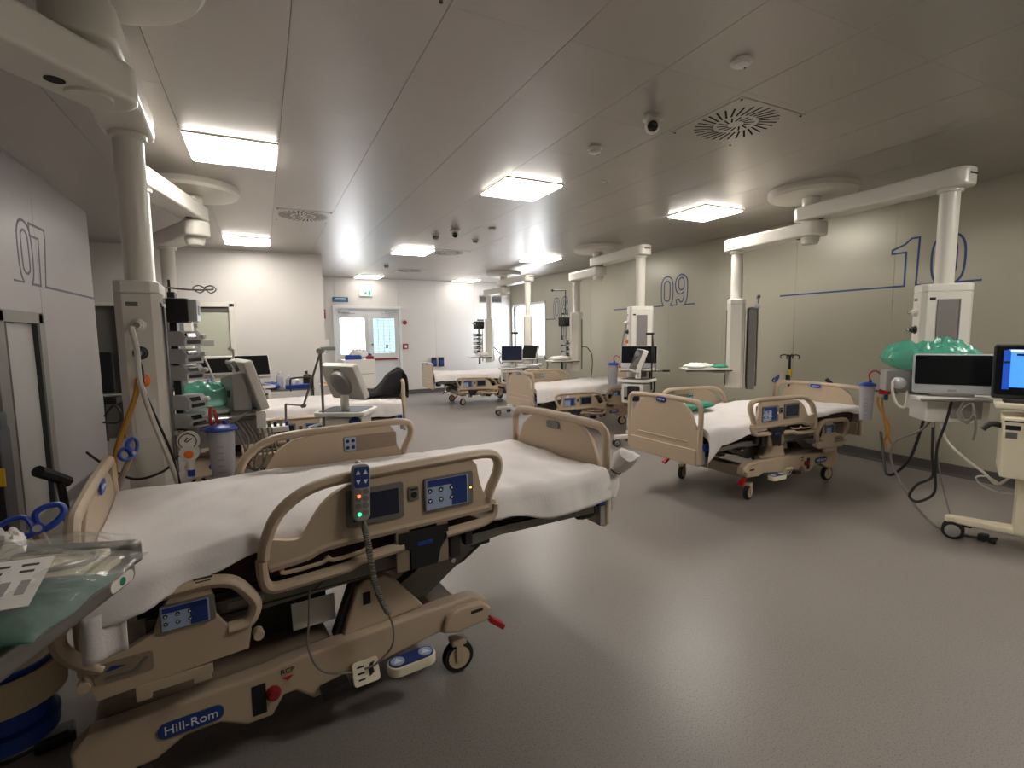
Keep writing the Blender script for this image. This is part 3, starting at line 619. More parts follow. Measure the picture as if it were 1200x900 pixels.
    # lifting arms
    for s in (-1, 1):
        obj('lift_arm', MB().prism([(.40, .34), (.50, .34), (.88, .60+dz), (.88, .655+dz), (.78, .655+dz), (.36, .42)], s*.24, s*.29, 'xz', .006), 'steel_grey', t)
        obj('lift_arm', MB().prism([(-.52, .30), (-.40, .30), (-.10, .60+dz), (-.10, .65+dz), (-.2, .65+dz)], s*.24, s*.29, 'xz', .006), 'steel_grey', t)
        obj('arm_pin', MB().lathe([(.012, -.06), (.012, .06)], (.62, s*.265, .49+dz*.5), 8, None, 'y'), 'chrome', t)
        obj('lift_strut', MB().tube([(.45, s*.20, .36), (.72, s*.20, .42), (1.0, s*.20, .60+dz)], .018, 8), 'dark_metal', t)
    obj('actuator', MB().cyl((-.35, .05, .40), (.5, .05, .55+dz), .035, 12).cyl((.5, .05, .55+dz), (.7, .05, .59+dz), .02, 10), 'black_plastic', t)
    # deck --------------------------------------------------------------
    uf = u_foot
    for s in (-1, 1):
        d = obj('deck_rail', MB().prism([(-.50, .565+dz), (.62, .60+dz), (.80, .615+dz), (uf-.10, .60+dz), (uf-.10, .64+dz), (.80, .655+dz), (.60, .65+dz), (-.50, .64+dz)], s*.40, s*.445, 'xz', .004), 'steel_grey', t)
        obj('rail_groove', B((.02, s*.4455, .595+dz), (1.0, .003, .006)), 'dark_metal', d)
        obj('deck_bracket', MB().prism([(.0, .60+dz), (.08, .66+dz), (.28, .66+dz), (.30, .62+dz), (.20, .60+dz)], s*.43, s*.455, 'xz', .003), 'steel_grey', d)
        obj('deck_label', B((-.22, s*.4465, .618+dz), (.11, .001, .022)), 'grey_plastic', d)
        obj('rail_bracket', MB().box((.55, s*.465, .645+dz), (.05, .05, .10), .006).box((.62, s*.46, .655+dz), (.035, .04, .06), .006), 'dark_metal', t)
        obj('foot_bumper', MB().lathe([(.0, -.05), (.035, -.05), (.042, -.02), (.042, .02), (.035, .05), (0, .05)], (uf-.12, s*.39, .60+dz), 14, None, 'x'), 'black_rubber', t)
        fb_ = obj('foot_bracket', MB().box((uf-.03, s*.42, .58+dz), (.035, .03, .13), .006), 'grey_plastic', t)
        obj('blue_latch', B((uf-.045, s*.425, .655+dz), (.05, .045, .06), .006), 'blue_plastic', fb_)
    obj('deck', MB().box(((uf-.10-.52)/2, 0, .650+dz), (uf-.10+.52, .84, .02), .004), 'dark_metal', t)
    obj('mattress', MB().box(((uf-.05+u_head+.05)/2, 0, .722+dz), (uf-u_head-.10, .85, .125), .035, None, ), 'maroon', t)
    obj('underside_frame', MB().box((.35, 0, .615+dz), (1.5, .16, .05), .01).box((-.2, 0, .60+dz), (.10, .8, .06), .01).box((.72, 0, .60+dz), (.10, .8, .06), .01), 'dark_metal', t)
    # boards and rails -----------------------------------------------------
    hz = 1.0+dz*.8
    end_board('headboard', t, u_head, hz, .52+dz, 'blue_plastic', .465, 1)
    end_board('footboard', t, uf, 1.04+dz, .50+dz, 'blue_plastic' if uf < 1.4 or dz < -.05 else 'steel_grey', .42, 1 if (uf < 1.4 or dz < -.05) else -1)
    for s in (-1, 1):
        isnear = s == near
        upq = near_up if isnear else far_up
        siderail(t, s, dz if upq else dz-.30)
        headrail(t, s, dz if not head_up[0 if isnear else 1] else dz+.28)
    # line holders: blue loops on bent stems at the head corners
    for s, z, du in ((-1, 1.02, -.06), (1, 1.0, .07)):
        y = s*.50
        st = obj('line_holder', MB().tube([(u_head+.03, y*.9, .70+dz), (u_head+.0, y, .80+dz), (u_head+du*.6, y*1.02, .92+dz), (u_head+du, y*1.05, z-.02+dz)], .013, 8, 5), 'tan_dark', t)
        c = Vector((u_head+du, y*1.06, z+dz))
        R_ = (Euler((RAD(-25), RAD(-12), RAD(20))) if s*near > 0 else Euler((RAD(-20), RAD(-25), RAD(65)))).to_matrix() @ Matrix.Scale(.72, 3)
        lp = MB()
        for a in (-1, 1):
            pts = [c+R_ @ Vector((a*.012, 0, -.018)), c+R_ @ Vector((a*.052, 0, -.015)), c+R_ @ Vector((a*.088, 0, .012)), c+R_ @ Vector((a*.085, 0, .045)), c+R_ @ Vector((a*.045, 0, .055)), c+R_ @ Vector((a*.012, 0, .040))]
            lp.tube(pts, .010, 8, 4, closed=True, ry=.007)
        obj('blue_loop', lp, 'blue_plastic', st)
        obj('loop_disc', MB().lathe([(.022, -.010), (.022, .012)], c+R_ @ Vector((0, 0, -.012)), 12, R_.to_4x4() @ Euler((RAD(90), 0, 0)).to_matrix().to_4x4()), 'blue_plastic', st)
        obj('loop_badge', MB().lathe([(.014, .012), (.014, .0135)], c+R_ @ Vector((0, 0, -.012)), 12, R_.to_4x4() @ Euler((RAD(90), 0, 0)).to_matrix().to_4x4()), 'grey_plastic', st)
    ph = obj('push_handle', MB().tube([(u_head-.09, .10, .74+dz), (u_head-.11, .11, .99+dz)], .013, 8), 'black_plastic', t)
    obj('handle_grip', MB().tube([(u_head-.095, .14, .985+dz), (u_head-.12, .09, 1.02+dz), (u_head-.15, .02, 1.06+dz)], .021, 8, 3), 'black_rubber', ph)
    obj('head_bracket', MB().box((u_head-.06, .10, .72+dz), (.10, .06, .05), .008), 'dark_metal', t)
    return t
def bed_sheet(label, loc, rz, dz, u0, u1, hang_n, hang_f, near=-1, seed=0, ztop=.815, group='bed sheets', hw=.435, head_lift=.02, flare=None):
    """draped cotton sheet: hang_n / hang_f are lists of (u, hem height) for the near and far side"""
    def interp(L, u):
        if u <= L[0][0]: return L[0][1]
        for (a, za), (b, zb) in zip(L[:-1], L[1:]):
            if u <= b: k = (u-a)/(b-a); k = k*k*(3-2*k); return za+(zb-za)*k
        return L[-1][1]
    nu, nv, ns = 90, 26, 14; r = .045
    rows = []
    off = Vector((seed*7.1, seed*3.3, 0))
    for i in range(nu+1):
        u = u0+(u1-u0)*i/nu; row = []
        zt = ztop+dz+head_lift*math.exp(-((u-u0)/.5)**2)+.012*sin(u*3+seed)
        seq = []
        for side in (-1, 1):
            zb = (interp(hang_n, u) if side == near else interp(hang_f, u))+dz
            zb += .012*noise.noise(Vector((u*5, side*3, seed)))
            s_ = []
            drop = max(zt-zb, .03)
            for j in range(ns+1):
                d = (drop+r*.57)*(1-j/ns)
                if d < r*pi/2: a = d/r; y = hw+r*sin(a); z = zt-r*(1-cos(a))
                else: y = hw+r+.012*(d-r*1.57)/max(drop, .1)*(1.0); z = zt-r-(d-r*pi/2)
                s_.append((y, z, d))
            seq.append(s_)
        full = [(-y, z, d) for (y, z, d) in seq[0]]
        full += [(-hw+2*hw*k/nv, zt, 0) for k in range(1, nv)]
        full += [(y, z, d) for (y, z, d) in reversed(seq[1])]
        for (y, z, d) in full:
            p = Vector((u, y, 0))
            wr_ = noise.noise(Vector((u*2.5+off.x, y*3.0, off.y)))*.012+noise.noise(Vector((u*9, y*5+off.x, 2)))*.006
            wr_ += .018*abs(noise.noise(Vector((u*1.6+y*3.2+off.x, (u-y)*6, 5))))
            hangk = min(1, d/.14)
            fold = noise.noise(Vector((u*5.5+off.x+.25*z*8, z*2.2, 9+off.y)))*.036*hangk+noise.noise(Vector((u*16+off.y, z*3, 4)))*.007*hangk
            sy = 1 if y > 0 else -1
            if flare and sy == near and d > 0: k = min(1, max(0, (flare[0]-u)/.12)); fold += flare[1]*k*k*(3-2*k)*min(1, d/.05)
            row.append(Vector((u, y+sy*(fold+.004*hangk), z+wr_*(1-.6*hangk))))
        rows.append(row)
    m = len(rows[0])
    # tuck both ends down behind the boards
    first = [v+Vector((-.005, 0, -.05)) for v in rows[0]]; last = [v+Vector((.005, 0, -.06)) for v in rows[-1]]
    rows = [first]+rows+[last]
    mb = MB(); mb.add([v for rw in rows for v in rw], [[i*m+j, i*m+j+1, (i+1)*m+j+1, (i+1)*m+j] for i in range(len(rows)-1) for j in range(m-1)])
    o = obj('bed_sheet', mb, 'sheet', None, loc, (0, 0, rz)); so = o.modifiers.new('thickness', 'SOLIDIFY'); so.thickness = .003; so.offset = 1
    return tag(o, label, 'sheet', group)
random.seed(4)
A8 = RAD(6.8); U8 = Vector((cos(A8), sin(A8))); V8 = Vector((-sin(A8), cos(A8))); O8 = Vector((.711, 2.026))-.6*U8+.385*V8
NB = (O8.x, O8.y, 0)
hospital_bed('tan hospital bed with hand control hung on its raised side rail', NB, A8, -.012, 1.46, -.645, -1, True, True)
s1 = bed_sheet('white sheet on the nearest bed, knotted at its foot corner', NB, A8, 0, -.625, 1.425, [(-.6, .70), (-.5, .715), (-.42, .735), (-.3, .757), (-.16, .785), (.1, .785), (.5, .76), (.8, .70), (1.05, .64), (1.3, .635), (1.43, .66)], [(-.6, .72), (1.4, .72)], -1, 1, flare=(-.36, .058))
def on_bed(o, A): return Vector((o[0]+A[0], o[1]+A[1]))
def L8(u, v, z): return (O8.x+u*U8.x+v*V8.x, O8.y+u*U8.y+v*V8.y, z)
# ---- knotted sheet corner is part of that sheet
kn = MB(); rows = 12
pts = [Vector((1.44, -.445, .80)), Vector((1.455, -.465, .84)), Vector((1.475, -.49, .86))]
kn.lathe([(.012, -.13), (.07, -.10), (.052, -.05), (.018, -.012), (.014, .0), (.03, .025), (.058, .06), (.05, .11), (.02, .135), (0, .14)], (1.475, -.475, .80), 22, (RAD(28), RAD(18), 0))
for i, v in enumerate(kn.v):
    n_ = Vector((noise.noise(v*18), noise.noise(v*18+Vector((9, 0, 0))), noise.noise(v*15+Vector((0, 9, 0)))))
    kn.v[i] = v+n_*.036
obj('knotted_corner', kn, 'sheet', s1)
obj('knot_tie', MB().tube([(1.445, -.475, .81), (1.46, -.503, .79), (1.49, -.50, .785), (1.50, -.465, .80)], .003, 6, 3, closed=True), 'ink_black', s1)
fold = MB(); nn_ = 8
for i in range(nn_+1):
    for j in range(nn_+1):
        a, b = i/nn_, j/nn_
        fold.v.append(Vector((-.632+.10*a, -.566-.012*sin(a*6)-.015*b, .735-.125*b+.012*a)))
for i in range(nn_):
    for j in range(nn_): fold.f.append([i*(nn_+1)+j, i*(nn_+1)+j+1, (i+1)*(nn_+1)+j+1, (i+1)*(nn_+1)+j])
fo = obj('hanging_fold', fold, 'sheet', s1); so = fo.modifiers.new('thickness', 'SOLIDIFY'); so.thickness = .004
obj('laundry_stamp', MB().box((-.34, -.560, .772), (.05, .001, .006)).box((-.34, -.561, .763), (.04, .001, .004)), 'print_grey', s1)
# bed 10 and its sheet
P10 = (4.42, 3.42, 0); R10 = RAD(182)
hospital_bed('tan hospital bed with green packs on its sheet', P10, R10, -.10, 1.27, -1.02, 1, True, True)
bed_sheet('white sheet carrying the green packs, hem dropped at the footboard corner', P10, R10, -.10, -1.0, 1.24, [(-1.0, .76), (-.6, .80), (0, .77), (.4, .74), (.8, .72), (1.05, .66), (1.18, .56), (1.24, .54)], [(-1, .72), (1.2, .70)], 1, 2)
P09 = (4.65, 6.95, 0)
hospital_bed('tan hospital bed standing below the wall number 09', P09, RAD(181), -.12, 1.10, -1.0, 1, False, True)
bed_sheet('white sheet hanging low on the bed below number 09', P09, RAD(181), -.12, -.98, 1.07, [(-1, .62), (0, .66), (.6, .64), (1.0, .60)], [(-1, .72), (1, .72)], 1, 3)
P08 = (4.40, 10.45, 0)
hospital_bed('tan hospital bed in the far corner by the window', P08, RAD(178), -.12, 1.25, -.95, 1, False, False)
bed_sheet('white sheet smoothed over the far corner bed', P08, RAD(178), -.12, -.93, 1.22, [(-1, .66), (0, .68), (1.2, .66)], [(-1, .7), (1, .7)], 1, 4)
P06 = (.02, 6.0, 0); R06 = RAD(-9)
hospital_bed('tan hospital bed with a black jacket over its footboard', P06, R06, -.02, 1.40, -.75, -1, False, False)
bed_sheet('creased white sheet on the bed with the black jacket', P06, R06, -.02, -.73, 1.37, [(-.7, .60), (0, .62), (.8, .64), (1.2, .66), (1.36, .68)], [(-.7, .72), (1, .72)], -1, 5, ztop=.825)
# ================================================================ CEILING PENDANTS
def socket_set(col, face_x, zs, kinds):
    for z, k in zip(zs, kinds):
        s = obj('gas_socket', MB().lathe([(.034, 0), (.034, .006), (.026, .012), (.026, .028), (.015, .034), (.015, .05), (0, .05)], (face_x, 0, z), 16, (0, RAD(-90), 0)), {'o': 'orange_plastic', 'w': 'white_plastic', 'b': 'black_plastic'}[k], col)
        obj('socket_core', MB().lathe([(.014, .045), (.014, .062), (0, .062)], (face_x, 0, z), 10, (0, RAD(-90), 0)), 'chrome', s)
def pendant(label, hub, arms, hub_r=.40):
    """arms: (pole_x, pole_y, arm height, column rotation, column top, column bottom, equipment side)"""
    t = thing('ceiling_pendant', label, 'pendant', (hub[0], hub[1], 0), 0, 'ceiling supply pendants')
    obj('ceiling_flange', MB().lathe([(hub_r, ZC), (hub_r, ZC-.05), (hub_r-.02, ZC-.075), (hub_r-.10, ZC-.085), (0, ZC-.085)], (0, 0, 0), 36), 'offwhite_metal', t)
    obj('hub_shaft', MB().lathe([(.085, ZC-.08), (.085, 2.42), (.07, 2.38), (0, 2.38)], (0, 0, 0), 22), 'offwhite_metal', t)
    for (px, py, za, rc, zt, zb) in arms:
        x, y = px-hub[0], py-hub[1]; L_ = math.hypot(x, y); a = math.atan2(y, x)
        ar = obj('arm', MB().prism(rrect(L_+.30, .22, .09, 6, L_/2, 0), -.07, .07, 'xy', .022, 3), 'offwhite_metal', t, (0, 0, za), (0, 0, a))
        obj('arm_mark', MB().lathe([(.03, 0), (.03, -.002)], (.12, 0, -.0701), 14), 'void_dark', ar)
        obj('arm_slot', B((L_+.1505, 0, .015), (.003, .10, .014)), 'void_dark', ar)
        p = obj('pole', MB().lathe([(.085, za-.068), (.085, za-.095), (.067, za-.10), (.064, zt)], (x, y, 0), 24), 'offwhite_metal', t)
        prof = [(-.175, -.06), (-.175, .06), (-.145, .095), (.145, .095), (.175, .06), (.175, -.06), (.145, -.095), (-.145, -.095)]
        c = obj('column', MB().prism(prof, zb, zt-.06, 'xy', .006), 'offwhite_metal', t, (x, y, 0), (0, 0, rc))
        obj('column_cap', MB().prism(prof, zt-.06, zt+.005, 'xy', .012, 3), 'white_plastic', c)
        for s in (-1, 1):
            ch = obj('equipment_channel', MB().box((0, s*.0955, (zt+zb)/2-.05), (.14, .006, zt-zb-.14)).box((-.073, s*.097, (zt+zb)/2-.05), (.008, .014, zt-zb-.14)).box((.073, s*.097, (zt+zb)/2-.05), (.008, .014, zt-zb-.14)), 'channel_grey', c)
        obj('type_plate', B((-.11, -.0965, zt-.115), (.04, .002, .022)), 'black_plastic', c)
        obj('type_plate', B((-.176, .02, zt-.115), (.002, .05, .022)), 'steel_grey', c)
        socket_set(c, -.175, (zt-.22, zt-.36, zt-.50), 'wbo')
        for zz in (zt-.70,): obj('outlet_strip', B((-.177, 0, zz), (.006, .09, .20), .003), 'white_plastic', c)
    return t
pendant('ceiling pendant with white and orange gas hoses on its column', (-.52, 2.42), [(-.565, 3.30, 2.62, RAD(93), 1.79, .72), (-1.42, 1.18, 2.46, RAD(120), 1.8, .8)])
pendant('ceiling pendant over the bed with the black jacket', (-.52, 5.70), [(-.76, 4.65, 2.68, RAD(95), 1.85, .85), (-.84, 6.40, 2.52, RAD(20), 1.85, .85)])
pendant('ceiling pendant carrying the green covered unit beside the blue screen ventilator', (5.05, 3.35), [(4.98, 2.16, 2.68, RAD(-42), 1.86, .84), (5.12, 4.28, 2.52, RAD(222), 1.88, .84)])
pendant('ceiling pendant in mid ward with bright orange gas socket and tray arm', (5.06, 6.98), [(4.97, 5.82, 2.68, RAD(-25), 1.88, .84), (5.14, 7.75, 2.52, RAD(230), 1.88, .84)])
pendant('ceiling pendant over the far corner bed by the window', (5.05, 10.62), [(5.08, 9.50, 2.68, RAD(240), 1.88, .84), (5.0, 11.35, 2.52, RAD(240), 1.88, .84)])
# ================================================================ EQUIPMENT BUILDERS
def screen(name, parent, w, h, d, loc, rot, face='screen_off', shell='white_plastic', chin=.045):
    """flat display; local -y is the glass side"""
    o = obj(name, MB().prism(rrect(w, h, .018, 4), -d*.3, d*.7, 'xz', .008, 3), shell, parent, loc, rot)
    obj('screen_glass', MB().prism(rrect(w-.024, h-.024-chin, .010, 3, 0, chin/2), -d*.3-.004, -d*.3+.004, 'xz', .001), face, o)
    if chin > .02: obj('screen_badge', MB().box((-.0, -d*.3-.002, -h/2+chin*.45), (.05, .004, .016), .001), 'grey_plastic', o)
    return o
def cart_base(t, r, m='white_plastic', n=4, a0=.3, legs=None):
    for i in range(n):
        a = a0+2*pi*i/n
        lg = obj('base_leg', MB().prism([(-.02, -.05), (r-.05, -.032), (r, -.026), (r+.015, 0), (r, .026), (r-.05, .032), (-.02, .05)], .105, .155, 'xy', .012, 3), m, t, None, (0, 0, a))
        for q in (-1, 1):
            obj('wheel', MB().lathe([(0, -.012), (.040, -.012), (.05, -.006), (.05, .006), (.04, .012), (0, .012)], (r-.02, q*.024, .05), 18, None, 'y'), 'black_rubber', lg)
            obj('wheel_cap', MB().lathe([(0, 0), (.036, 0), (.03, q*.004), (0, q*.005)], (r-.02, q*.036, .05), 16, None, 'y'), 'grey_plastic', lg)
        obj('wheel_yoke', MB().box((r-.015, 0, .085), (.05, .022, .05), .008), m, lg)
def infusion_pump(label, loc, rz, group, w=.16, h=.068, d=.12):
    """wedge shaped syringe pump; local -y is the front"""
    t = thing('infusion_pump', label, 'pump', loc, rz, group)
    obj('body', MB().prism([(-d/2, -h/2), (d/2, -h/2), (d/2, h/2), (-d/2+.02, h/2), (-d/2-.012, .006), (-d/2, -.012)], -w/2, w/2, 'yz', .006), 'silver_plastic', t)
    obj('display', B((-.02, -d/2-.002, .016), (w*.5, .012, .026), .003, (RAD(-20), 0, 0)), 'screen_off', t)
    obj('syringe_recess', B((.0, -d/2+.004, -.018), (w*.72, .016, .022), .006), 'black_plastic', t)
    obj('handle_knob', MB().lathe([(.012, 0), (.014, .02), (.010, .03)], (w*.38, -d/2, .012), 10, (RAD(90), 0, 0)), 'white_plastic', t)
    return t
def suction_canister(label, loc, r=.06, h=.24, red=True, rz=0, tube=True):
    t = thing('suction_canister', label, 'canister', loc, rz, 'suction canisters')
    obj('jar', MB().lathe([(r*.80, 0), (r*.82, .01), (r, h), (r*.94, h), (r*.77, .012), (0, .012)], (0, 0, 0), 26), 'cloudy_plastic', t)
    l = obj('lid', MB().lathe([(r*1.22, h), (r*1.22, h+.008), (r*1.05, h+.02), (r*.6, h+.03), (0, h+.032)], (0, 0, 0), 26), 'blue_plastic', t)
    obj('lid_port', MB().lathe([(.014, h+.025), (.012, h+.05), (0, h+.05)], (.02, .01, 0), 10), 'blue_plastic', l)
    mk = B((0, 0, 0), (.03, .001, .002)).mesh('level_mark')
    for i in range(5): link('level_mark', mk, 'print_grey', t, (-.005, -r*(.86+.025*i), .05+.035*i))
    if tube: obj('suction_tube', MB().tube([(.02, .01, h+.045), (.01, .01, h+.10), (.05, .02, h+.13), (.095, .03, h+.09), (.105, .03, h-.01), (.10, .03, h-.06)], .007, 8, 6), 'red_plastic' if red else 'white_hose', t)
    return t
def gas_gauge(label, loc, rz):
    t = thing('gas_regulator', label, 'gauge', loc, rz)
    obj('dial_case', MB().lathe([(0, .02), (.048, .02), (.052, 0), (.052, -.02), (.045, -.028), (.04, -.026), (0, -.026)], (0, 0, 0), 24, (RAD(-90), 0, 0)), 'white_plastic', t)
    obj('dial_ring', MB().lathe([(.036, -.0275), (.042, -.0275), (.042, -.024), (.036, -.024)], (0, 0, 0), 24, (RAD(-90), 0, 0)), 'dark_metal', t)
    obj('dial_face', MB().lathe([(.037, 0), (.037, .002), (0, .002)], (0, -.027, 0), 20, (RAD(90), 0, 0)), 'paper', t)
    obj('needle', MB().box((.008, -.0305, .006), (.034, .002, .005), 0, (0, RAD(-35), 0)).box((-.006, -.0305, .010), (.006, .002, .026), 0, (0, RAD(30), 0)), 'ink_black', t)
    obj('neck', MB().lathe([(.042, -.028), (.045, .0), (.042, .03)], (0, 0, -.065), 20, (RAD(90), 0, 0)), 'white_plastic', t)
    obj('orange_button', MB().lathe([(.022, 0), (.022, .006), (.016, .009), (0, .009)], (.002, -.028, -.068), 16, (RAD(90), 0, 0)), 'orange_plastic', t)
    obj('outlet', MB().lathe([(.02, -.03), (.022, 0), (.022, .04)], (0, 0, -.125), 14), 'white_plastic', t)
    obj('outlet_collar', MB().lathe([(.018, -.02), (.018, .02)], (0, 0, -.17), 14), 'blue_plastic', t)
    obj('mount', MB().tube([(0, .02, .0), (0, .10, .0)], .016, 10), 'chrome', t)
    return t
def wrap(name, label, cat, loc, dims, m, seed, rz=0, group=None, lump=.35):
    """crumpled soft pack: a squashed, noisy pillow"""
    mb = MB(); nu, nv = 36, 26; vs_ = []; fs = []
    sx, sy, sz = dims
    for side in (1, -1):
        for i in range(nu+1):
            for j in range(nv+1):
                x, y = -1+2*i/nu, -1+2*j/nv
                e = max(0, (1-x**4)*(1-y**4))**.55
                z = .5+side*.5*e
                n_ = noise.noise(Vector((x*2.3+seed, y*2.3, side*2)))*lump+noise.noise(Vector((x*5+seed, y*5, side)))*lump*.5+(.25-abs(noise.noise(Vector((x*4+seed, y*6+x*2, 3+side)))))*lump*.7
                wob = 1+.07*noise.noise(Vector((x*2+seed*2, y*2, 7)))
                vs_.append(Vector((x*sx/2*wob, y*sy/2*wob, sz*max(0, (z+n_*e*(.9 if side > 0 else .0))) if side > 0 else sz*(.5-.5*e))))
        b = (nu+1)*(nv+1)*(0 if side > 0 else 1)
        for i in range(nu):
            for j in range(nv):
                q = [b+i*(nv+1)+j, b+(i+1)*(nv+1)+j, b+(i+1)*(nv+1)+j+1, b+i*(nv+1)+j+1]; fs.append(q if side > 0 else q[::-1])
    mb.add(vs_, fs)
    o = obj(name, mb, m, None, loc, (0, 0, rz)); return tag(o, label, cat, group)
def cable(name, label, pts, r, m, cat='cable', n=8, group=None):
    return tag(obj(name, MB().tube(pts, r, 8, n), m), label, cat, group)
def bottle(label, loc, r, h, m, group='bottles on the trolley'):
    t = thing('bottle', label, 'bottle', loc, 0, group)
    obj('body', MB().lathe([(r*.9, 0), (r, .006), (r, h*.62), (r*.75, h*.74), (r*.36, h*.82), (r*.36, h*.9), (0, h*.9)], (0, 0, 0), 16), m, t)
    obj('cap', MB().lathe([(r*.42, h*.88), (r*.42, h), (0, h)], (0, 0, 0), 14), 'white_plastic' if m != 'brown_glass' else 'black_plastic', t)
# ================================================================ NEAR PENDANT EQUIPMENT (bed 07)
cx, cy = -.565, 3.30
# mounting rail on the face of the column turned to the bed
t = thing('pump_rack', 'black vertical pump rack on the near pendant column', 'rack', (-.425, 3.275, 0))
obj('upright', MB().box((0, .02, 1.35), (.035, .10, .80), .006).box((-.02, .09, 1.35), (.012, .015, .95), .003), 'black_plastic', t)
obj('rail_clamp', MB().box((-.01, .02, 1.70), (.05, .14, .03), .006).box((-.01, .02, .99), (.05, .14, .03), .006), 'chrome', t)
obj('hook_bar', MB().tube([(-.02, .0, 1.775), (.10, .0, 1.765), (.20, -.01, 1.77)], .005, 6, 3).tube([(.10, 0, 1.775), (.13, 0, 1.79), (.155, 0, 1.77), (.13, 0, 1.75)], .0035, 6, 4, closed=True).tube([(.155, 0, 1.775), (.185, 0, 1.79), (.21, 0, 1.77), (.185, 0, 1.75)], .0035, 6, 4, closed=True), 'chrome', t)
t = thing('pump_station', 'dark pump docking module topping the rack on the near pendant', 'pump', (-.375, 3.27, 1.65))
obj('body', B((-.02, 0, 0), (.10, .16, .13), .012), 'black_plastic', t); obj('side_cap', B((.05, -.01, 0), (.045, .15, .12), .014), 'silver_plastic', t); obj('grip', B((.074, -.02, .0), (.006, .06, .05), .003), 'grey_plastic', t)
PZ = (1.50, 1.405, 1.315, 1.155, 1.055)
PL_ = ['topmost grey pump of the upper three on the near rack', 'middle grey pump of the upper three on the near rack', 'lowest grey pump of the upper three on the near rack', 'upper grey pump of the lower pair on the near rack', 'bottom grey pump of the near rack']
for z, l in zip(PZ, PL_): infusion_pump(l, (-.375, 3.25, z), RAD(55), 'pumps on the near pendant', .13, .080, .10)
gas_gauge('round white gas regulator with orange button beside the near pump rack', (-.375, 3.10, .965), RAD(-6))
suction_canister('clear suction canister with blue lid behind the nearest bed', (-.225, 3.08, .74), .066, .27, True, 0, False)
t = thing('yankauer_clips', 'pair of red suction clips standing in the blue canister lid', 'clip', (-.245, 3.08, 1.02))
obj('clip', MB().tube([(-.015, 0, 0), (-.025, .0, .06), (-.02, .0, .12)], .008, 8, 4), 'red_plastic', t); obj('clip', MB().tube([(.015, 0, 0), (.005, .0, .05), (-.005, .01, .10)], .008, 8, 4), 'red_plastic', t)
# equipment shelf carried by that column
t = thing('equipment_shelf', 'white equipment shelf with side rail on the near pendant', 'shelf', (-.24, 3.52, 1.04))
obj('board', B((.02, 0, 0), (.44, .40, .03), .008), 'white_plastic', t); obj('side_rail', MB().tube([(-.20, -.21, -.005), (.23, -.21, -.005)], .009, 8).tube([(-.20, -.21, -.005), (-.20, -.19, 0), (-.20, -.16, 0)], .007, 6), 'chrome', t)
obj('support', MB().box((-.16, .0, -.06), (.10, .26, .09), .01), 'grey_plastic', t); obj('drawer', B((.03, .01, -.10), (.36, .34, .15), .01), 'grey_plastic', t); obj('drawer_handle', B((.03, -.17, -.07), (.12, .02, .015), .004), 'dark_metal', t)
wrap('green_gown_pack', 'shiny green plastic pack on the near pendant shelf', 'pack', (-.31, 3.52, 1.088), (.28, .28, .13), 'green_bag', 3, .2)
wrap('cable_bundle_pack', 'flat white instrument pack under the shiny green pack', 'pack', (-.27, 3.48, 1.056), (.30, .28, .03), 'paper', 5, .1, None, .1)
t = thing('patient_monitor', 'white patient monitor turned away on the near pendant shelf', 'monitor', (-.11, 3.44, 1.056), RAD(104))
screen('display', t, .40, .30, .05, (0, -.03, .17), (RAD(-16), 0, 0))
obj('rear_housing', MB().prism([(-.16, .03), (.16, .03), (.16, .20), (-.16, .24)], .0, .10, 'xz', .012), 'grey_plastic', t)
obj('rear_sockets', MB().box((-.06, .102, .12), (.05, .004, .04)).box((.02, .102, .10), (.03, .004, .06)).box((.08, .102, .15), (.04, .004, .03)), 'black_plastic', t)
obj('foot', B((0, .03, .012), (.24, .16, .024), .008), 'grey_plastic', t)
obj('handle', MB().tube([(-.09, .05, .25), (-.09, .07, .30), (.09, .07, .30), (.09, .05, .25)], .012, 8), 'grey_plastic', t)
for i, (dx, dz_) in enumerate(((0, 0), (.03, -.02), (-.02, -.05), (.05, -.03))):
    cable('monitor_lead', 'grey looped monitor leads hanging below the near pendant shelf', [(-.16+dx, 3.25, 1.02), (-.10+dx, 3.18, .92+dz_), (-.13+dx, 3.16, .80+dz_), (-.06+dx, 3.15, .76+dz_), (-.01+dx, 3.17, .84+dz_), (-.03+dx, 3.22, .98)], .006, 'grey_cable', 'cable', 8, 'looped monitor leads')
t = thing('module_rack', 'small rack of monitor modules and connectors beside the near shelf', 'module', (.03, 3.30, .98))
obj('tray', B((0, 0, -.02), (.17, .12, .03), .006), 'white_plastic', t); obj('card', B((-.06, -.02, .04), (.05, .02, .10), .003), 'paper', t)
for i in range(4): obj('connector', MB().box((-.02+.032*i, -.02, -.03-.012*(i % 2)), (.018, .026, .13), .004), ['steel_grey', 'black_plastic', 'grey_plastic', 'blue_plastic'][i], t)
for i, z in enumerate((0, -.02, -.035)):
    cable('grey_lead', 'grey lead draped from the bottom pump to the monitor', [(-.33, 3.18, 1.035+z), (-.26, 3.14, 1.05+z), (-.17, 3.16, 1.06+z*.5), (-.10, 3.24, 1.07)], .006, 'grey_cable', 'cable', 6, 'leads by the pumps')
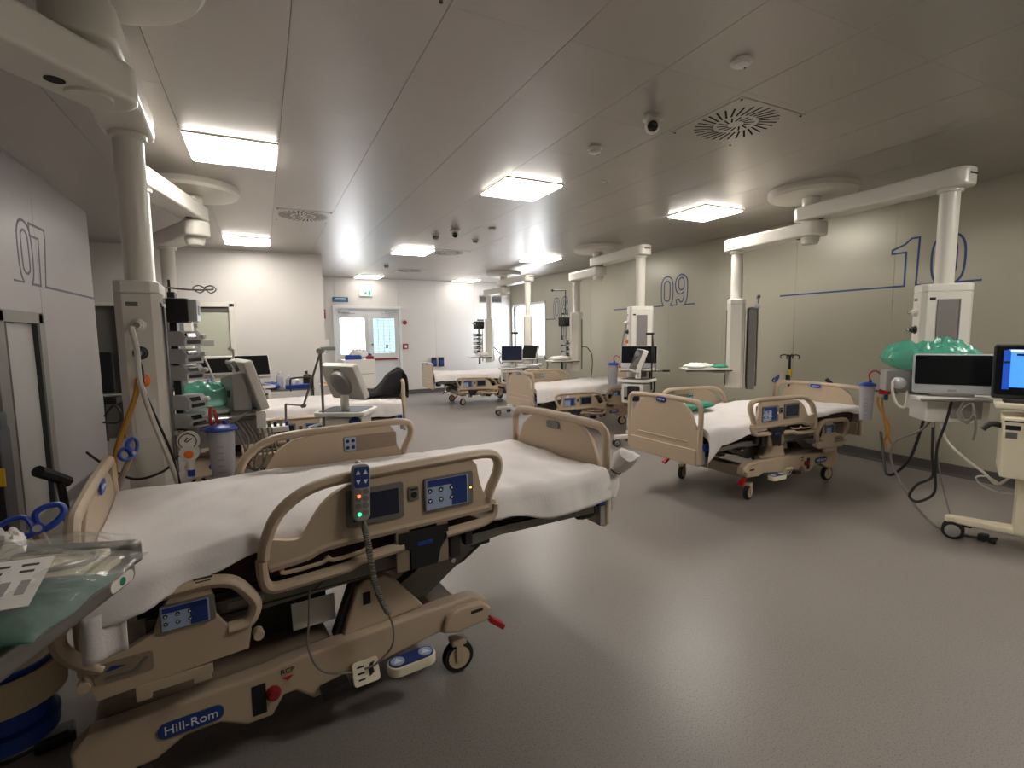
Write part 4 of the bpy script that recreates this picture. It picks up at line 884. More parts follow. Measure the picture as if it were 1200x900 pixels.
# hoses on the column: gas sockets face the camera
sx_ = cx-.02
cable('gas_hose', 'thick white gas hose hanging from the upper socket of the near column', [(-.57, 3.04, 1.56), (-.55, 3.01, 1.45), (-.545, 3.0, 1.30), (-.50, 3.0, 1.08), (-.44, 3.0, .85), (-.41, 3.02, .70)], .013, 'white_hose', 'hose')
cable('gas_hose', 'orange gas hose hanging from the lowest socket of the near column', [(-.565, 3.04, 1.28), (-.57, 3.0, 1.22), (-.61, 2.98, 1.10), (-.655, 2.96, .96), (-.665, 2.95, .82), (-.66, 2.96, .62)], .013, 'orange_hose', 'hose')
cable('power_cable', 'thin black cable hanging from the middle socket of the near column', [(-.56, 3.04, 1.42), (-.535, 3.01, 1.36), (-.53, 3.0, 1.25), (-.49, 3.0, 1.10), (-.44, 3.0, .92), (-.41, 3.0, .72)], .006, 'black_cable')
cable('power_cable', 'black cable sagging across the foot of the near column', [(-.80, 3.1, .95), (-.72, 3.02, .90), (-.60, 2.98, .82), (-.48, 2.99, .84), (-.42, 3.05, .90)], .006, 'black_cable')
# ================================================================ VENTILATOR BETWEEN THE TWO LEFT BEDS
def ventilator(label, loc, rz, arm=True, face='screen_off', screen_tilt=-20, z0=0, body='white_plastic', head_rz=0, group='ventilators', shelf=True):
    t = thing('ventilator', label, 'ventilator', loc, rz, group)
    cart_base(t, .30, 'white_plastic', 4, pi/4)
    obj('pillar', MB().box((0, 0, .40), (.10, .12, .55), .02), 'white_plastic', t)
    b = obj('body', MB().box((0, 0, .72), (.30, .34, .26), .025, None), body, t)
    obj('side_panel', B((0, -.172, .72), (.22, .006, .18), .003), 'grey_plastic', b); obj('gas_port', MB().lathe([(.02, 0), (.02, .03), (.012, .035)], (-.08, -.172, .66), 12, (RAD(90), 0, 0)), 'black_plastic', b)
    obj('gas_port', MB().lathe([(.02, 0), (.02, .03), (.012, .035)], (.0, -.172, .66), 12, (RAD(90), 0, 0)), 'blue_plastic', b); obj('model_plate', B((.06, -.176, .79), (.08, .002, .02)), 'black_plastic', b)
    if shelf:
        tr = obj('tray', MB().prism(rrect(.42, .40, .06, 5), .865, .90, 'xy', .008), 'white_plastic', t); obj('tray_well', MB().prism(rrect(.36, .34, .04, 5), .899, .902, 'xy'), 'black_plastic', tr)
    obj('screen_neck', MB().tube([(0, .02, .88), (0, .04, .96), (0, .03, 1.02)], .035, 12, 3), 'white_plastic', t)
    hd = Matrix.Rotation(head_rz, 3, 'Z')
    sc_ = screen('display', t, .40, .31, .06, (0, 0, 1.14), Euler((RAD(screen_tilt), 0, head_rz)), face, 'white_plastic', .012)
    obj('display_back', MB().lathe([(.11, 0), (.10, .03), (.06, .045), (0, .047)], (0, .042, 0), 20, (RAD(-90), 0, 0)), 'grey_plastic', sc_)
    obj('vent_slots', MB().box((0, .043, .105), (.08, .003, .006)).box((0, .043, .12), (.08, .003, .006)), 'dark_metal', sc_)
    return t, sc_
vt, vs_c = ventilator('ventilator with screen turned away, standing between the two left beds', (.60, 4.33, 0), RAD(150), head_rz=RAD(-28), screen_tilt=-24)
obj('holder_arm', MB().tube([(.12, .18, .72), (.12, .18, 1.38)], .011, 8).tube([(.12, .18, 1.38), (.30, .14, .95)], .009, 8).tube([(.30, .14, .95), (.48, .08, .955)], .007, 8).tube([(.48, .08, .955), (.49, .08, .72)], .009, 8), 'steel_grey', vt)
obj('arm_joint', MB().lathe([(.022, -.03), (.022, .03)], (.12, .18, 1.39), 12, (RAD(90), 0, 0)), 'grey_plastic', vt); obj('arm_joint', MB().lathe([(.016, -.02), (.016, .02)], (.30, .14, .95), 12, (RAD(90), 0, 0)), 'steel_grey', vt); obj('arm_joint', B((.06, .17, 1.41), (.12, .03, .03), .008), 'silver_plastic', vt)
obj('humidifier', MB().box((-.12, .14, .74), (.20, .14, .13), .02), 'black_plastic', vt); obj('humidifier_top', MB().lathe([(.05, .0), (.05, .03), (.02, .05), (0, .05)], (-.12, .14, .805), 16), 'navy_pad', vt)
obj('handle_rail', MB().tube([(.16, .14, .70), (.24, .16, .70), (.25, .16, .78), (.16, .14, .80)], .010, 8), 'white_plastic', vt)
# ventilator of the bed with the jacket
v2, d2_ = ventilator('ventilator with black tablet screen behind the bed with the jacket', (-.13, 7.15, 0), RAD(20), screen_tilt=-30, head_rz=RAD(-12))
obj('holder_arm', MB().tube([(-.18, .10, .75), (-.18, .10, 1.36)], .012, 8).tube([(-.18, .10, 1.35), (-.24, .06, 1.37)], .014, 8), 'grey_plastic', v2)
t = thing('anaesthesia_unit', 'white bedside unit with dark screen against the glazed single door', 'machine', (-.62, 8.2, 0), RAD(8))
obj('cabinet', B((0, 0, .45), (.52, .42, .86), .02), 'white_plastic', t); obj('monitor_shell', B((.02, -.02, 1.08), (.58, .22, .34), .03), 'white_plastic', t); obj('monitor_glass', B((-.02, -.132, 1.12), (.44, .006, .20), .004), 'screen_off', t); obj('control_strip', B((.0, -.133, .97), (.50, .006, .05), .003), 'grey_plastic', t)
t = thing('hose_stand', 'stand with grey and orange hoses left of the dark screened unit', 'stand', (-.78, 7.55, 0))
obj('pole', MB().cyl((0, 0, .1), (0, 0, 1.66), .012, 10).lathe([(.16, .0), (.16, .02), (.03, .05), (.02, .12)], (0, 0, 0), 16), 'steel_grey', t); obj('head', MB().box((.02, -.02, 1.66), (.08, .05, .05), .01), 'silver_plastic', t); obj('grey_hose', MB().tube([(.03, -.03, 1.64), (.06, -.03, 1.4), (.14, -.03, 1.15), (.20, -.03, .95)], .012, 8, 6), 'white_hose', t); obj('orange_hose', MB().tube([(.0, -.03, 1.3), (-.03, -.03, 1.2), (-.02, -.03, 1.0)], .012, 8, 6), 'orange_hose', t); obj('orange_knob', MB().lathe([(.03, 0), (.03, .03), (0, .035)], (0, -.02, 1.30), 12, (RAD(90), 0, 0)), 'orange_plastic', t)
# ================================================================ TROLLEY AND TABLE AGAINST THE BACK WALL
t = thing('supply_trolley', 'dark framed supply trolley with bottles against the back wall', 'trolley', (.33, 8.55, 0))
obj('shelf', B((0, 0, .70), (.72, .42, .025), .005), 'steel_grey', t); obj('shelf', B((0, 0, .30), (.72, .42, .025), .005), 'steel_grey', t)
for a in (-1, 1):
    for b in (-1, 1): obj('leg', MB().cyl((a*.34, b*.19, .04), (a*.34, b*.19, .72), .013, 8), 'dark_metal', t)
obj('hoop_handle', MB().tube([(.34, -.19, .68), (.34, -.19, .86), (.33, -.17, .89), (.33, .17, .89), (.34, .19, .86), (.34, .19, .68)], .014, 8, 3), 'dark_metal', t)
obj('hoop_handle', MB().tube([(.02, -.20, .68), (.02, -.20, .84), (.06, -.20, .88), (.28, -.20, .88), (.32, -.20, .84), (.32, -.20, .68)], .013, 8, 3), 'dark_metal', t)
bottle('tall clear bottle on the supply trolley', (.21, 8.64, .713), .05, .26, 'cloudy_plastic')
bottle('second clear bottle beside the blue tray', (.34, 8.62, .713), .045, .20, 'cloudy_plastic')
bottle('short white bottle on the supply trolley', (.46, 8.62, .713), .04, .17, 'white_plastic')
bottle('dark brown glass bottle on the supply trolley', (.60, 8.62, .713), .055, .25, 'brown_glass')
tag(obj('blue_tray', MB().box((0, 0, .03), (.36, .20, .06), .008), 'blue_plastic', None, (.46, 8.43, .714)), 'blue tray in front of the bottles', 'tray')
wrap('blue_drape', 'crumpled blue plastic drape on the trolley end', 'drape', (.08, 8.46, .714), (.22, .26, .10), 'blue_plastic', 8, .2)
t = thing('side_table', 'white side table in the corner before the exit door', 'table', (1.12, 8.75, 0))
obj('top', B((0, 0, .72), (.62, .40, .03), .006), 'white_plastic', t); obj('apron', B((0, .0, .52), (.58, .36, .36), .01), 'white_plastic', t)
for a in (-1, 1):
    for b in (-1, 1): obj('leg', MB().cyl((a*.27, b*.16, 0), (a*.27, b*.16, .40), .014, 8), 'grey_plastic', t)
wrap('yellow_cloths', 'yellow and orange wipes on the white side table', 'cloth', (.98, 8.70, .736), (.24, .18, .03), 'yellow_tag', 6, .1); 
t = thing('waste_trolley', 'white trolley with blue boxes against the exit door', 'trolley', (1.72, 10.6, 0))
obj('cabinet', B((0, 0, .55), (.62, .45, .98), .02), 'white_plastic', t); obj('drawer_line', B((0, -.227, .75), (.56, .004, .012)), 'grey_plastic', t); obj('drawer_line', B((0, -.227, .45), (.56, .004, .012)), 'grey_plastic', t)
for a in (-1, 1): obj('castor', MB().lathe([(0, -.02), (.04, -.02), (.04, .02), (0, .02)], (a*.25, -.15, .04), 12, None, 'y'), 'black_rubber', t)
tag(obj('blue_box', MB().box((0, 0, .04), (.30, .18, .08), .008).box((0, 0, .085), (.26, .14, .012), .004), 'blue_plastic', None, (1.62, 10.5, 1.041)), 'flat blue glove box on the white trolley', 'box')
wrap('white_bag', 'crumpled white bag on the trolley before the exit door', 'bag', (1.75, 10.62, 1.042), (.34, .28, .18), 'paper', 4)
tag(obj('red_box', MB().box((0, 0, .03), (.14, .12, .06), .006).box((0, 0, .063), (.10, .08, .006), .002), 'red_dull', None, (1.95, 10.5, 1.041)), 'small dark red box on the white trolley', 'box')
tag(obj('blue_pouch', MB().box((0, 0, .05), (.14, .08, .10), .02).box((0, 0, .103), (.10, .04, .01), .003), 'blue_plastic', None, (1.96, 10.72, 1.041)), 'small blue pouch behind the dark red box', 'pouch')
# black jacket over the footboard
jm = MB(); nu, nv = 34, 24; vs_ = []; fs = []
for i in range(nu+1):
    for j in range(nv+1):
        a = i/nu; b = j/nv            # a runs over the board, b along it
        s_ = a*1.05-.24               # negative: outside of the footboard
        n_ = noise.noise(Vector((a*5, b*4, 3)))
        if s_ < 0: x, z = .060, 1.06+s_*1.0
        elif s_ < .11: k = s_/.11; x, z = .060-.14*k, 1.06+.05*sin(k*pi)
        else: k = (s_-.11)/.70; x, z = -.08-.42*k, 1.06-.17*min(1, k*1.9)
        x += n_*.022 if s_ < 0 else n_*.01
        z += n_*.03+(.05*math.exp(-((s_-.2)/.12)**2))
        y = -.30+.50*b
        if s_ > .05:
            e = max(0, 1-b/.16); z = z+(.872-z)*e*e; y -= .05*e
            e = max(0, (b-.84)/.16); z = z+(.872-z)*e*e
            y += .04*noise.noise(Vector((a*6, b, 8)))
        vs_.append(Vector((x, y, max(z, .872) if s_ > .11 else z)))
for i in range(nu):
    for j in range(nv): fs.append([i*(nv+1)+j, i*(nv+1)+j+1, (i+1)*(nv+1)+j+1, (i+1)*(nv+1)+j])
jm.add(vs_, fs)
jo = obj('jacket', jm, 'black_cloth', None, (P06[0]+1.40*cos(R06), P06[1]+1.40*sin(R06), -.0), (0, 0, R06)); so = jo.modifiers.new('thickness', 'SOLIDIFY'); so.thickness = .02
tag(jo, 'black jacket draped over a footboard', 'jacket')
# ================================================================ RIGHT SIDE: EQUIPMENT OF BED 10
# monitor shelf on the nearest right-hand column
t = thing('equipment_shelf', 'white monitor shelf with drawer unit on the pendant below the green cover', 'shelf', (4.78, 2.02, .98), RAD(-42))
obj('board', B((0, -.05, 0), (.52, .36, .03), .008), 'white_plastic', t); obj('drawer_box', B((.02, -.02, -.10), (.40, .28, .17), .012), 'white_plastic', t); obj('drawer_front', B((.07, -.163, -.09), (.20, .006, .13), .004), 'grey_plastic', t)
obj('side_rail', MB().tube([(-.26, -.25, -.005), (.36, -.25, -.005)], .011, 8), 'steel_grey', t); obj('rail_end', B((.36, -.25, -.003), (.10, .03, .028), .008), 'black_plastic', t)
t = thing('patient_monitor', 'wide black patient monitor in front of the green cover', 'monitor', (4.66, 1.93, 1.0), RAD(-60))
screen('display', t, .47, .30, .07, (0, -.02, .165), (RAD(-6), 0, 0), 'screen_off', 'silver_plastic', .055); obj('rear_case', B((0, .05, .15), (.34, .10, .20), .02), 'grey_plastic', t); obj('foot', B((0, .03, .012), (.26, .16, .022), .006), 'grey_plastic', t)
wrap('green_cover', 'crinkled green plastic cover behind the wide monitor', 'cover', (4.74, 2.11, 1.175), (.60, .22, .20), 'green_bag', 11, RAD(-48), None, .5)
t = thing('covered_unit', 'grey machine wrapped under the green cover', 'machine', (4.735, 2.17, 1.0), RAD(-48))
obj('case', B((-.08, 0, .09), (.34, .17, .17), .02), 'grey_plastic', t); obj('knob', MB().lathe([(.045, 0), (.045, .05), (.03, .06), (0, .06)], (-.18, -.12, .08), 16, (RAD(90), 0, 0)), 'silver_plastic', t); obj('hose_loop', MB().tube([(-.20, -.14, .12), (-.23, -.18, .04), (-.20, -.20, -.08), (-.14, -.18, -.10), (-.12, -.15, .02)], .010, 8, 6), 'white_hose', t)
suction_canister('clear suction canister with red tube beside the green cover', (4.70, 2.54, .72), .055, .30, True, RAD(-60))
t = thing('canister_bracket', 'red and orange suction fittings between canister and covered unit', 'bracket', (4.72, 2.41, .98))
obj('red_block', B((0, 0, 0), (.06, .07, .05), .01), 'red_plastic', t); obj('orange_knob', MB().lathe([(.02, 0), (.02, .03), (0, .035)], (-.02, -.03, .03), 12, (RAD(90), 0, 0)), 'orange_plastic', t); obj('blue_collar', MB().lathe([(.016, -.05), (.016, 0)], (.0, -.01, -.02), 12), 'blue_plastic', t); obj('rail_arm', MB().tube([(0, .1, .0), (0, -.16, 0)], .010, 8), 'chrome', t)
OC = [('brown ribbed hose hanging beside the clear canister', 0, 0), ('brown ribbed hose hanging beside the clear canister', .03, -.03)]
for l, d, e in OC: cable('brown_hose', l, [(4.70, 2.42+d, .93), (4.68, 2.40+d, .85), (4.66, 2.36-d, .70), (4.66, 2.33+d, .60+e), (4.67, 2.31+d, .55+e)], .009, 'orange_hose', 'hose', 6, 'brown hoses by the canister')
cable('mains_cable', 'thick black cable sagging from the bed to the covered unit', [(5.10, 2.62, .56), (5.02, 2.56, .48), (4.85, 2.45, .35), (4.72, 2.36, .28), (4.66, 2.26, .32), (4.66, 2.16, .48), (4.68, 2.10, .78)], .011, 'black_cable')
cable('mains_cable', 'black cable with a low loop hanging under the wide monitor', [(4.62, 1.90, .98), (4.60, 1.92, .80), (4.57, 1.95, .62), (4.54, 1.94, .42), (4.52, 1.93, .26), (4.50, 2.02, .17), (4.50, 2.08, .20), (4.52, 2.04, .30), (4.55, 1.96, .38), (4.57, 1.98, .55), (4.60, 2.0, .75)], .010, 'black_cable')
cable('grey_hose', 'long grey hose looping from the covered unit to the floor', [(4.70, 2.06, .96), (4.66, 2.03, .82), (4.62, 2.10, .70), (4.60, 2.24, .60), (4.57, 2.26, .45), (4.55, 2.15, .25), (4.50, 1.98, .08), (4.46, 1.84, .02), (4.50, 1.68, .012), (4.62, 1.58, .012)], .009, 'grey_cable')
cable('white_cable', 'white cable running from the wide monitor to the blue screen ventilator', [(4.66, 1.98, .80), (4.63, 1.92, .66), (4.60, 1.80, .56), (4.56, 1.66, .48), (4.55, 1.58, .42), (4.62, 1.52, .50)], .009, 'white_hose')
cable('white_cable', 'thin white cable loop beside the ventilator body', [(4.55, 1.56, .42), (4.50, 1.62, .47), (4.50, 1.68, .45), (4.53, 1.66, .40), (4.56, 1.58, .36), (4.62, 1.50, .36)], .006, 'white_hose')
cable('grey_lead', 'coiled grey lead hanging from the monitor shelf rail', [(4.60, 1.82, .97), (4.57, 1.84, .88), (4.56, 1.80, .83), (4.57, 1.75, .86), (4.59, 1.77, .96), (4.57, 1.82, .90), (4.56, 1.78, .82), (4.56, 1.74, .88), (4.57, 1.73, .78), (4.57, 1.74, .70)], .008, 'grey_cable')
cable('grey_lead', 'thin grey cable dropping to the floor under the wide monitor', [(4.66, 2.02, .80), (4.62, 1.98, .60), (4.58, 1.90, .30), (4.52, 1.80, .08), (4.47, 1.72, .03), (4.50, 1.62, .012)], .005, 'grey_cable')
# ventilator with blue screen at the right
t = thing('ventilator', 'cream ventilator with lit blue screen on a white wheeled base', 'ventilator', (4.52, 1.40, 0), RAD(-68), 'ventilators')
for i, (a, r_) in enumerate(((RAD(178), .40), (RAD(318), .40), (RAD(-20), .40), (RAD(75), .40))):
    lg = obj('base_leg', MB().prism([(-.02, -.06), (r_-.08, -.036), (r_, -.030), (r_+.02, 0), (r_, .030), (r_-.08, .036), (-.02, .06)], .115, .165, 'xy', .014, 3), 'cream_plastic', t, None, (0, 0, a))
    obj('leg_pad', B((r_-.07, 0, .112), (.12, .06, .02), .006), 'black_plastic', lg)
    for q in (-1, 1):
        obj('wheel', MB().lathe([(0, -.013), (.052, -.013), (.064, -.006), (.064, .006), (.052, .013), (0, .013)], (r_-.03, q*.026, .064), 20, None, 'y'), 'black_rubber', lg); obj('wheel_cap', MB().lathe([(0, 0), (.045, 0), (.036, q*.005), (0, q*.006)], (r_-.03, q*.040, .064), 16, None, 'y'), 'grey_plastic', lg)
obj('pillar', B((0, 0, .34), (.14, .18, .42), .02), 'cream_plastic', t)
b = obj('body', B((0, 0, .73), (.34, .40, .40), .025), 'cream_plastic', t); obj('model_plate', B((-.12, -.2015, .865), (.07, .003, .03)), 'black_plastic', b); obj('model_line', MB().box((-.06, -.2015, .905), (.20, .002, .010)), 'ink_black', b); obj('rating_label', MB().box((-.125, -.2015, .815), (.055, .002, .04)), 'steel_grey', b)
obj('side_hook', MB().tube([(-.17, -.10, .86), (-.22, -.12, .87), (-.26, -.13, .83)], .018, 8, 3), 'black_plastic', t)
obj('screen_tray', B((0, -.02, 1.00), (.42, .30, .035), .012), 'cream_plastic', t); obj('tray_mat', B((0, -.03, 1.019), (.34, .22, .004), .001), 'black_plastic', t); obj('screen_neck', B((0, .02, .96), (.12, .12, .08), .02), 'grey_plastic', t)
sc_ = screen('display', t, .46, .36, .06, (0, -.02, 1.215), (RAD(-8), 0, 0), 'screen_off', 'black_plastic', .012)
obj('screen_picture', MB().box((.02, -.0225, .02), (.36, .002, .25)), 'screen_blue', sc_); obj('picture_bar', MB().box((-.165, -.024, .01), (.035, .002, .26)), 'screen_blue_dark', sc_); obj('picture_top', MB().box((.02, -.024, .135), (.34, .002, .016)), 'screen_white', sc_); obj('picture_line', MB().box((.03, -.024, .11), (.30, .002, .014)), 'ink_black', sc_)
obj('picture_icons', MB().box((-.165, -.0255, .06), (.03, .001, .014)), 'ink_black', sc_)
obj('rear_post', MB().cyl((.06, .16, .9), (.06, .16, 1.52), .02, 10), 'grey_plastic', t); obj('post_clamp', MB().box((.02, .14, 1.53), (.16, .05, .05), .012).lathe([(.022, -.02), (.022, .02)], (-.05, .14, 1.55), 12, (0, RAD(90), 0)), 'silver_plastic', t)
tag(obj('floor_pedal', MB().box((0, 0, .045), (.06, .05, .05), .01).tube([(0, 0, .05), (.03, -.02, .02), (.05, -.05, .012)], .012, 8, 3), 'black_plastic', None, (4.46, 1.60, 0)), 'small black connector box standing by the ventilator leg', 'connector')
tag(obj('floor_strap', MB().tube([(0, 0, .006), (.06, -.05, .012), (.10, -.13, .006)], .012, 8, 4, ry=.005), 'black_rubber', None, (5.15, 1.62, 0)), 'short black strap lying on the floor before the right wall', 'strap')
# shelf and rack of the far-side column of bed 10
t = thing('pump_rack', 'tall dark grey empty pump rack beside the white column', 'rack', (5.255, 4.165, 0), RAD(42))
obj('upright', MB().box((.0, 0, 1.30), (.13, .10, .98), .025, None), 'rack_grey', t); obj('upright', MB().box((-.115, .0, 1.28), (.07, .08, .92), .01), 'rack_grey', t); obj('rail', MB().cyl((-.08, -.06, .86), (-.08, -.06, 1.92), .010, 8), 'chrome', t); obj('clamp', B((-.05, -.02, 1.05), (.18, .06, .03), .008), 'grey_plastic', t)
obj('hook_head', MB().tube([(-.18, -.06, 1.90), (-.08, -.06, 1.915), (.02, -.06, 1.90)], .016, 8, 3), 'black_plastic', t); obj('hook_end', MB().tube([(-.19, -.06, 1.92), (-.21, -.06, 1.90), (-.19, -.06, 1.885)], .006, 6, 3), 'black_plastic', t); obj('hook_end', MB().tube([(.03, -.06, 1.92), (.05, -.06, 1.90), (.03, -.06, 1.885)], .006, 6, 3), 'black_plastic', t); obj('clamp', B((-.08, -.05, 1.80), (.07, .06, .05), .01), 'silver_plastic', t)
def tray_arm(label, loc, rz, packs, g):
    t = thing('tray_arm', label, 'tray', loc, rz, 'pendant tray arms')
    obj('tray', B((0, 0, 0), (.52, .36, .02), .008), 'white_plastic', t); obj('tray_rail', MB().tube([(-.27, -.18, -.012), (.26, -.18, -.012)], .009, 8), 'black_plastic', t); obj('arm', B((.20, .0, -.03), (.24, .10, .04), .01), 'grey_plastic', t)
    return t
tray_arm('white tray with packs on the pendant behind the bed with green packs', (4.78, 4.42, 1.06), RAD(-30), 1, 0)
wrap('wrapped_pack', 'crumpled white packs on the tray beside the white column', 'pack', (4.74, 4.48, 1.073), (.34, .24, .05), 'paper', 21, .3); wrap('green_pack', 'flat green pack at the end of the white tray', 'pack', (4.93, 4.30, 1.073), (.20, .16, .04), 'green_wrap', 22, .2)
t = thing('drip_stand', 'dark drip stand with yellow tag behind the headboard', 'drip stand', (5.95, 4.14, 0), .3)
obj('pole', MB().cyl((0, 0, .03), (0, 0, 1.20), .014, 10), 'black_plastic', t); obj('tag', B((0, -.01, .98), (.032, .04, .09), .006), 'yellow_tag', t); obj('clamp', B((-.05, 0, .92), (.05, .04, .06), .008), 'black_plastic', t)
for a in range(4): obj('hook', MB().tube([(0, 0, 1.18), (.06*cos(a*pi/2), .06*sin(a*pi/2), 1.205), (.11*cos(a*pi/2), .11*sin(a*pi/2), 1.19), (.10*cos(a*pi/2), .10*sin(a*pi/2), 1.155)], .007, 6, 4), 'black_plastic', t)
for a in range(5): obj('foot', MB().tube([(0, 0, .05), (.24*cos(a*1.2566), .24*sin(a*1.2566), .03)], .014, 8), 'black_plastic', t)
wrap('green_gown_pack', 'green and white gown pack by the footboard, lying on the sheet', 'pack', (3.50, 3.58, .742), (.34, .30, .07), 'green_wrap', 31, .5, 'packs on the bed', .2)
wrap('wrapped_pack', 'white wrapped pack lying between two green packs on the sheet', 'pack', (3.60, 3.78, .742), (.32, .22, .08), 'paper', 33, .2, 'packs on the bed', .2)
wrap('green_gown_pack', 'flat green pack lying further up the sheet from the footboard', 'pack', (3.86, 3.70, .742), (.36, .26, .06), 'green_wrap', 32, .1, 'packs on the bed', .2)
# ================================================================ EQUIPMENT OF BED 09
v3, d3_ = ventilator('ventilator behind the footboard, beside the mid ward monitor', (4.42, 5.22, 0), RAD(-62), screen_tilt=-22, head_rz=RAD(-55))
obj('holder_arm', MB().tube([(.16, .10, .75), (.16, .10, 1.48)], .010, 8).tube([(.16, .10, 1.48), (.24, .02, 1.0)], .008, 8), 'dark_metal', v3); obj('arm_joint', B((.13, .10, 1.49), (.10, .04, .03), .008), 'dark_metal', v3); obj('dark_module', B((.02, -.12, .72), (.16, .16, .2), .02), 'black_plastic', v3)
t = thing('equipment_shelf', 'white monitor shelf on the mid ward pendant column', 'shelf', (4.80, 5.66, .98), RAD(-35))
obj('board', B((0, -.04, 0), (.52, .34, .03), .008), 'white_plastic', t); obj('side_rail', MB().tube([(-.26, -.23, -.005), (.36, -.23, -.005)], .010, 8), 'steel_grey', t); obj('rail_end', B((.36, -.23, -.003), (.10, .03, .028), .008), 'black_plastic', t); obj('under_frame', MB().tube([(.16, -.1, -.02), (.16, -.1, -.26), (.22, -.1, -.30), (.22, -.1, -.10)], .014, 8, 3), 'dark_metal', t)
t = thing('patient_monitor', 'wide black patient monitor on the mid ward pendant', 'monitor', (4.74, 5.56, 1.0), RAD(-46))
screen('display', t, .50, .31, .07, (0, -.02, .17), (RAD(-6), 0, 0), 'screen_off', 'silver_plastic', .055); obj('rear_case', B((0, .05, .15), (.34, .10, .20), .02), 'grey_plastic', t); obj('foot', B((0, .03, .012), (.26, .16, .022), .006), 'grey_plastic', t)
suction_canister('clear suction canister with red tube beside the mid ward monitor', (4.66, 6.05, .74), .075, .30, True, RAD(-50))
t = thing('canister_bracket', 'red and orange suction fittings beside the mid ward canister', 'bracket', (4.73, 5.92, .99))
obj('red_block', B((0, 0, 0), (.07, .08, .06), .01), 'red_plastic', t); obj('orange_knob', MB().lathe([(.022, 0), (.022, .03), (0, .035)], (-.03, -.03, .04), 12, (RAD(90), 0, 0)), 'orange_plastic', t); obj('rail_arm', MB().tube([(0, .06, .0), (.12, -.16, 0)], .010, 8), 'chrome', t)
cable('gas_hose', 'grey gas hose curving from the mid ward column sockets', [(4.80, 5.90, 1.66), (4.76, 5.90, 1.55), (4.74, 5.92, 1.40), (4.72, 5.92, 1.20), (4.73, 5.90, 1.02)], .012, 'grey_cable', 'hose')
tray_arm('white tray with packs on the pendant left of number 09', (4.82, 7.72, 1.02), RAD(-10), 1, 0)
wrap('wrapped_pack', 'crumpled white packs on the tray left of number 09', 'pack', (4.78, 7.74, 1.032), (.36, .24, .07), 'paper', 41, .2)
def pump_tower(label, loc, rz, n, zs, g):
    t = thing('pump_rack', label, 'rack', loc, rz); obj('rail', MB().cyl((-.06, 0, .85), (-.06, 0, 1.85), .012, 8), 'chrome', t); obj('rail', MB().cyl((.06, 0, .85), (.06, 0, 1.85), .012, 8), 'chrome', t); obj('backplate', B((0, .05, 1.3), (.06, .02, 1.0), .004), 'black_plastic', t); obj('top_bar', B((0, 0, 1.86), (.22, .05, .03), .008), 'black_plastic', t)
    return t
pump_tower('black pump rack with monitor module beside the column left of number 09', (4.96, 7.86, 0), RAD(40), 0, 0, 0)
for i, z in enumerate((1.35, 1.24, 1.13)): infusion_pump(['highest', 'middle', 'lowest'][i]+' dark pump on the rack left of number 09', (4.93, 7.80, z), RAD(30), 'pumps left of number 09', .14, .08, .10)
t = thing('pump_station', 'black module at the top of the rack left of number 09', 'module', (4.92, 7.82, 1.72), RAD(20)); obj('body', B((0, 0, 0), (.16, .14, .16), .015), 'black_plastic', t); obj('face', B((0, -.072, 0), (.12, .006, .12), .003), 'screen_off', t); obj('bracket', B((.02, .0, -.16), (.06, .08, .16), .01), 'silver_plastic', t)
t = thing('swing_arm', 'thin swing arm reaching past the number 08 to the column', 'arm', (5.10, 7.95, 0)); obj('arm', MB().tube([(-.02, .08, 1.85), (-.05, .02, 2.28), (-.06, .0, 2.30), (-.20, .24, 2.31)], .010, 8), 'dark_metal', t); obj('end_knob', MB().lathe([(.02, -.02), (.02, .02)], (-.20, .24, 2.31), 10), 'black_plastic', t)
# ================================================================ EQUIPMENT OF BED 08
v4, d4_ = ventilator('ventilator with dark blue screen beside the far window', (4.17, 8.45, 0), RAD(-55), face='screen_navy', screen_tilt=-18, head_rz=RAD(25))
obj('hose_ring', MB().tube([(-.22, 0, .95), (-.26, -.02, 1.03), (-.22, -.03, 1.10), (-.17, -.02, 1.03)], .012, 8, 5, closed=True), 'grey_plastic', v4); obj('post', MB().cyl((0, .14, .85), (0, .14, 1.52), .010, 8), 'steel_grey', v4); obj('post_head', B((0, .14, 1.53), (.14, .05, .04), .01), 'dark_metal', v4)
v5, d5_ = ventilator('ventilator with black screen at the bed head by the far window', (4.86, 9.02, 0), RAD(-50), screen_tilt=-20, head_rz=RAD(-18))
obj('hose', MB().tube([(.18, .05, .80), (.30, .06, .72), (.36, .05, .90), (.30, .04, 1.06)], .016, 8, 6), 'grey_cable', v5); obj('post', MB().cyl((.10, .14, .85), (.10, .14, 1.50), .010, 8), 'steel_grey', v5); obj('dark_module', B((.02, -.10, .72), (.2, .2, .22), .02), 'black_plastic', v5)
tray_arm('white tray on the far corner pendant', (4.68, 11.25, .98), RAD(-5), 1, 0)
wrap('wrapped_pack', 'small white packs on the far corner tray', 'pack', (4.74, 11.24, .992), (.26, .22, .10), 'paper', 51, .2)
pump_tower('black pump rack loaded with pumps on the far corner pendant', (4.78, 11.38, 0), RAD(30), 0, 0, 0)
for i, z in enumerate((1.50, 1.40, 1.30, 1.20, 1.10)): infusion_pump(['topmost', 'second highest', 'middle', 'second lowest', 'bottom'][i]+' dark pump on the far corner rack', (4.66, 11.30, z), RAD(10), 'pumps in the far corner', .18, .075, .12)
t = thing('pump_station', 'black module on top of the far corner pump rack', 'module', (4.70, 11.30, 1.74), RAD(10)); obj('body', B((0, 0, 0), (.22, .16, .18), .02), 'black_plastic', t); obj('knob', MB().lathe([(.05, 0), (.05, .05), (0, .055)], (-.06, -.08, 0), 14, (RAD(90), 0, 0)), 'dark_metal', t); obj('grip', B((-.14, -.02, .03), (.10, .04, .04), .01), 'silver_plastic', t)
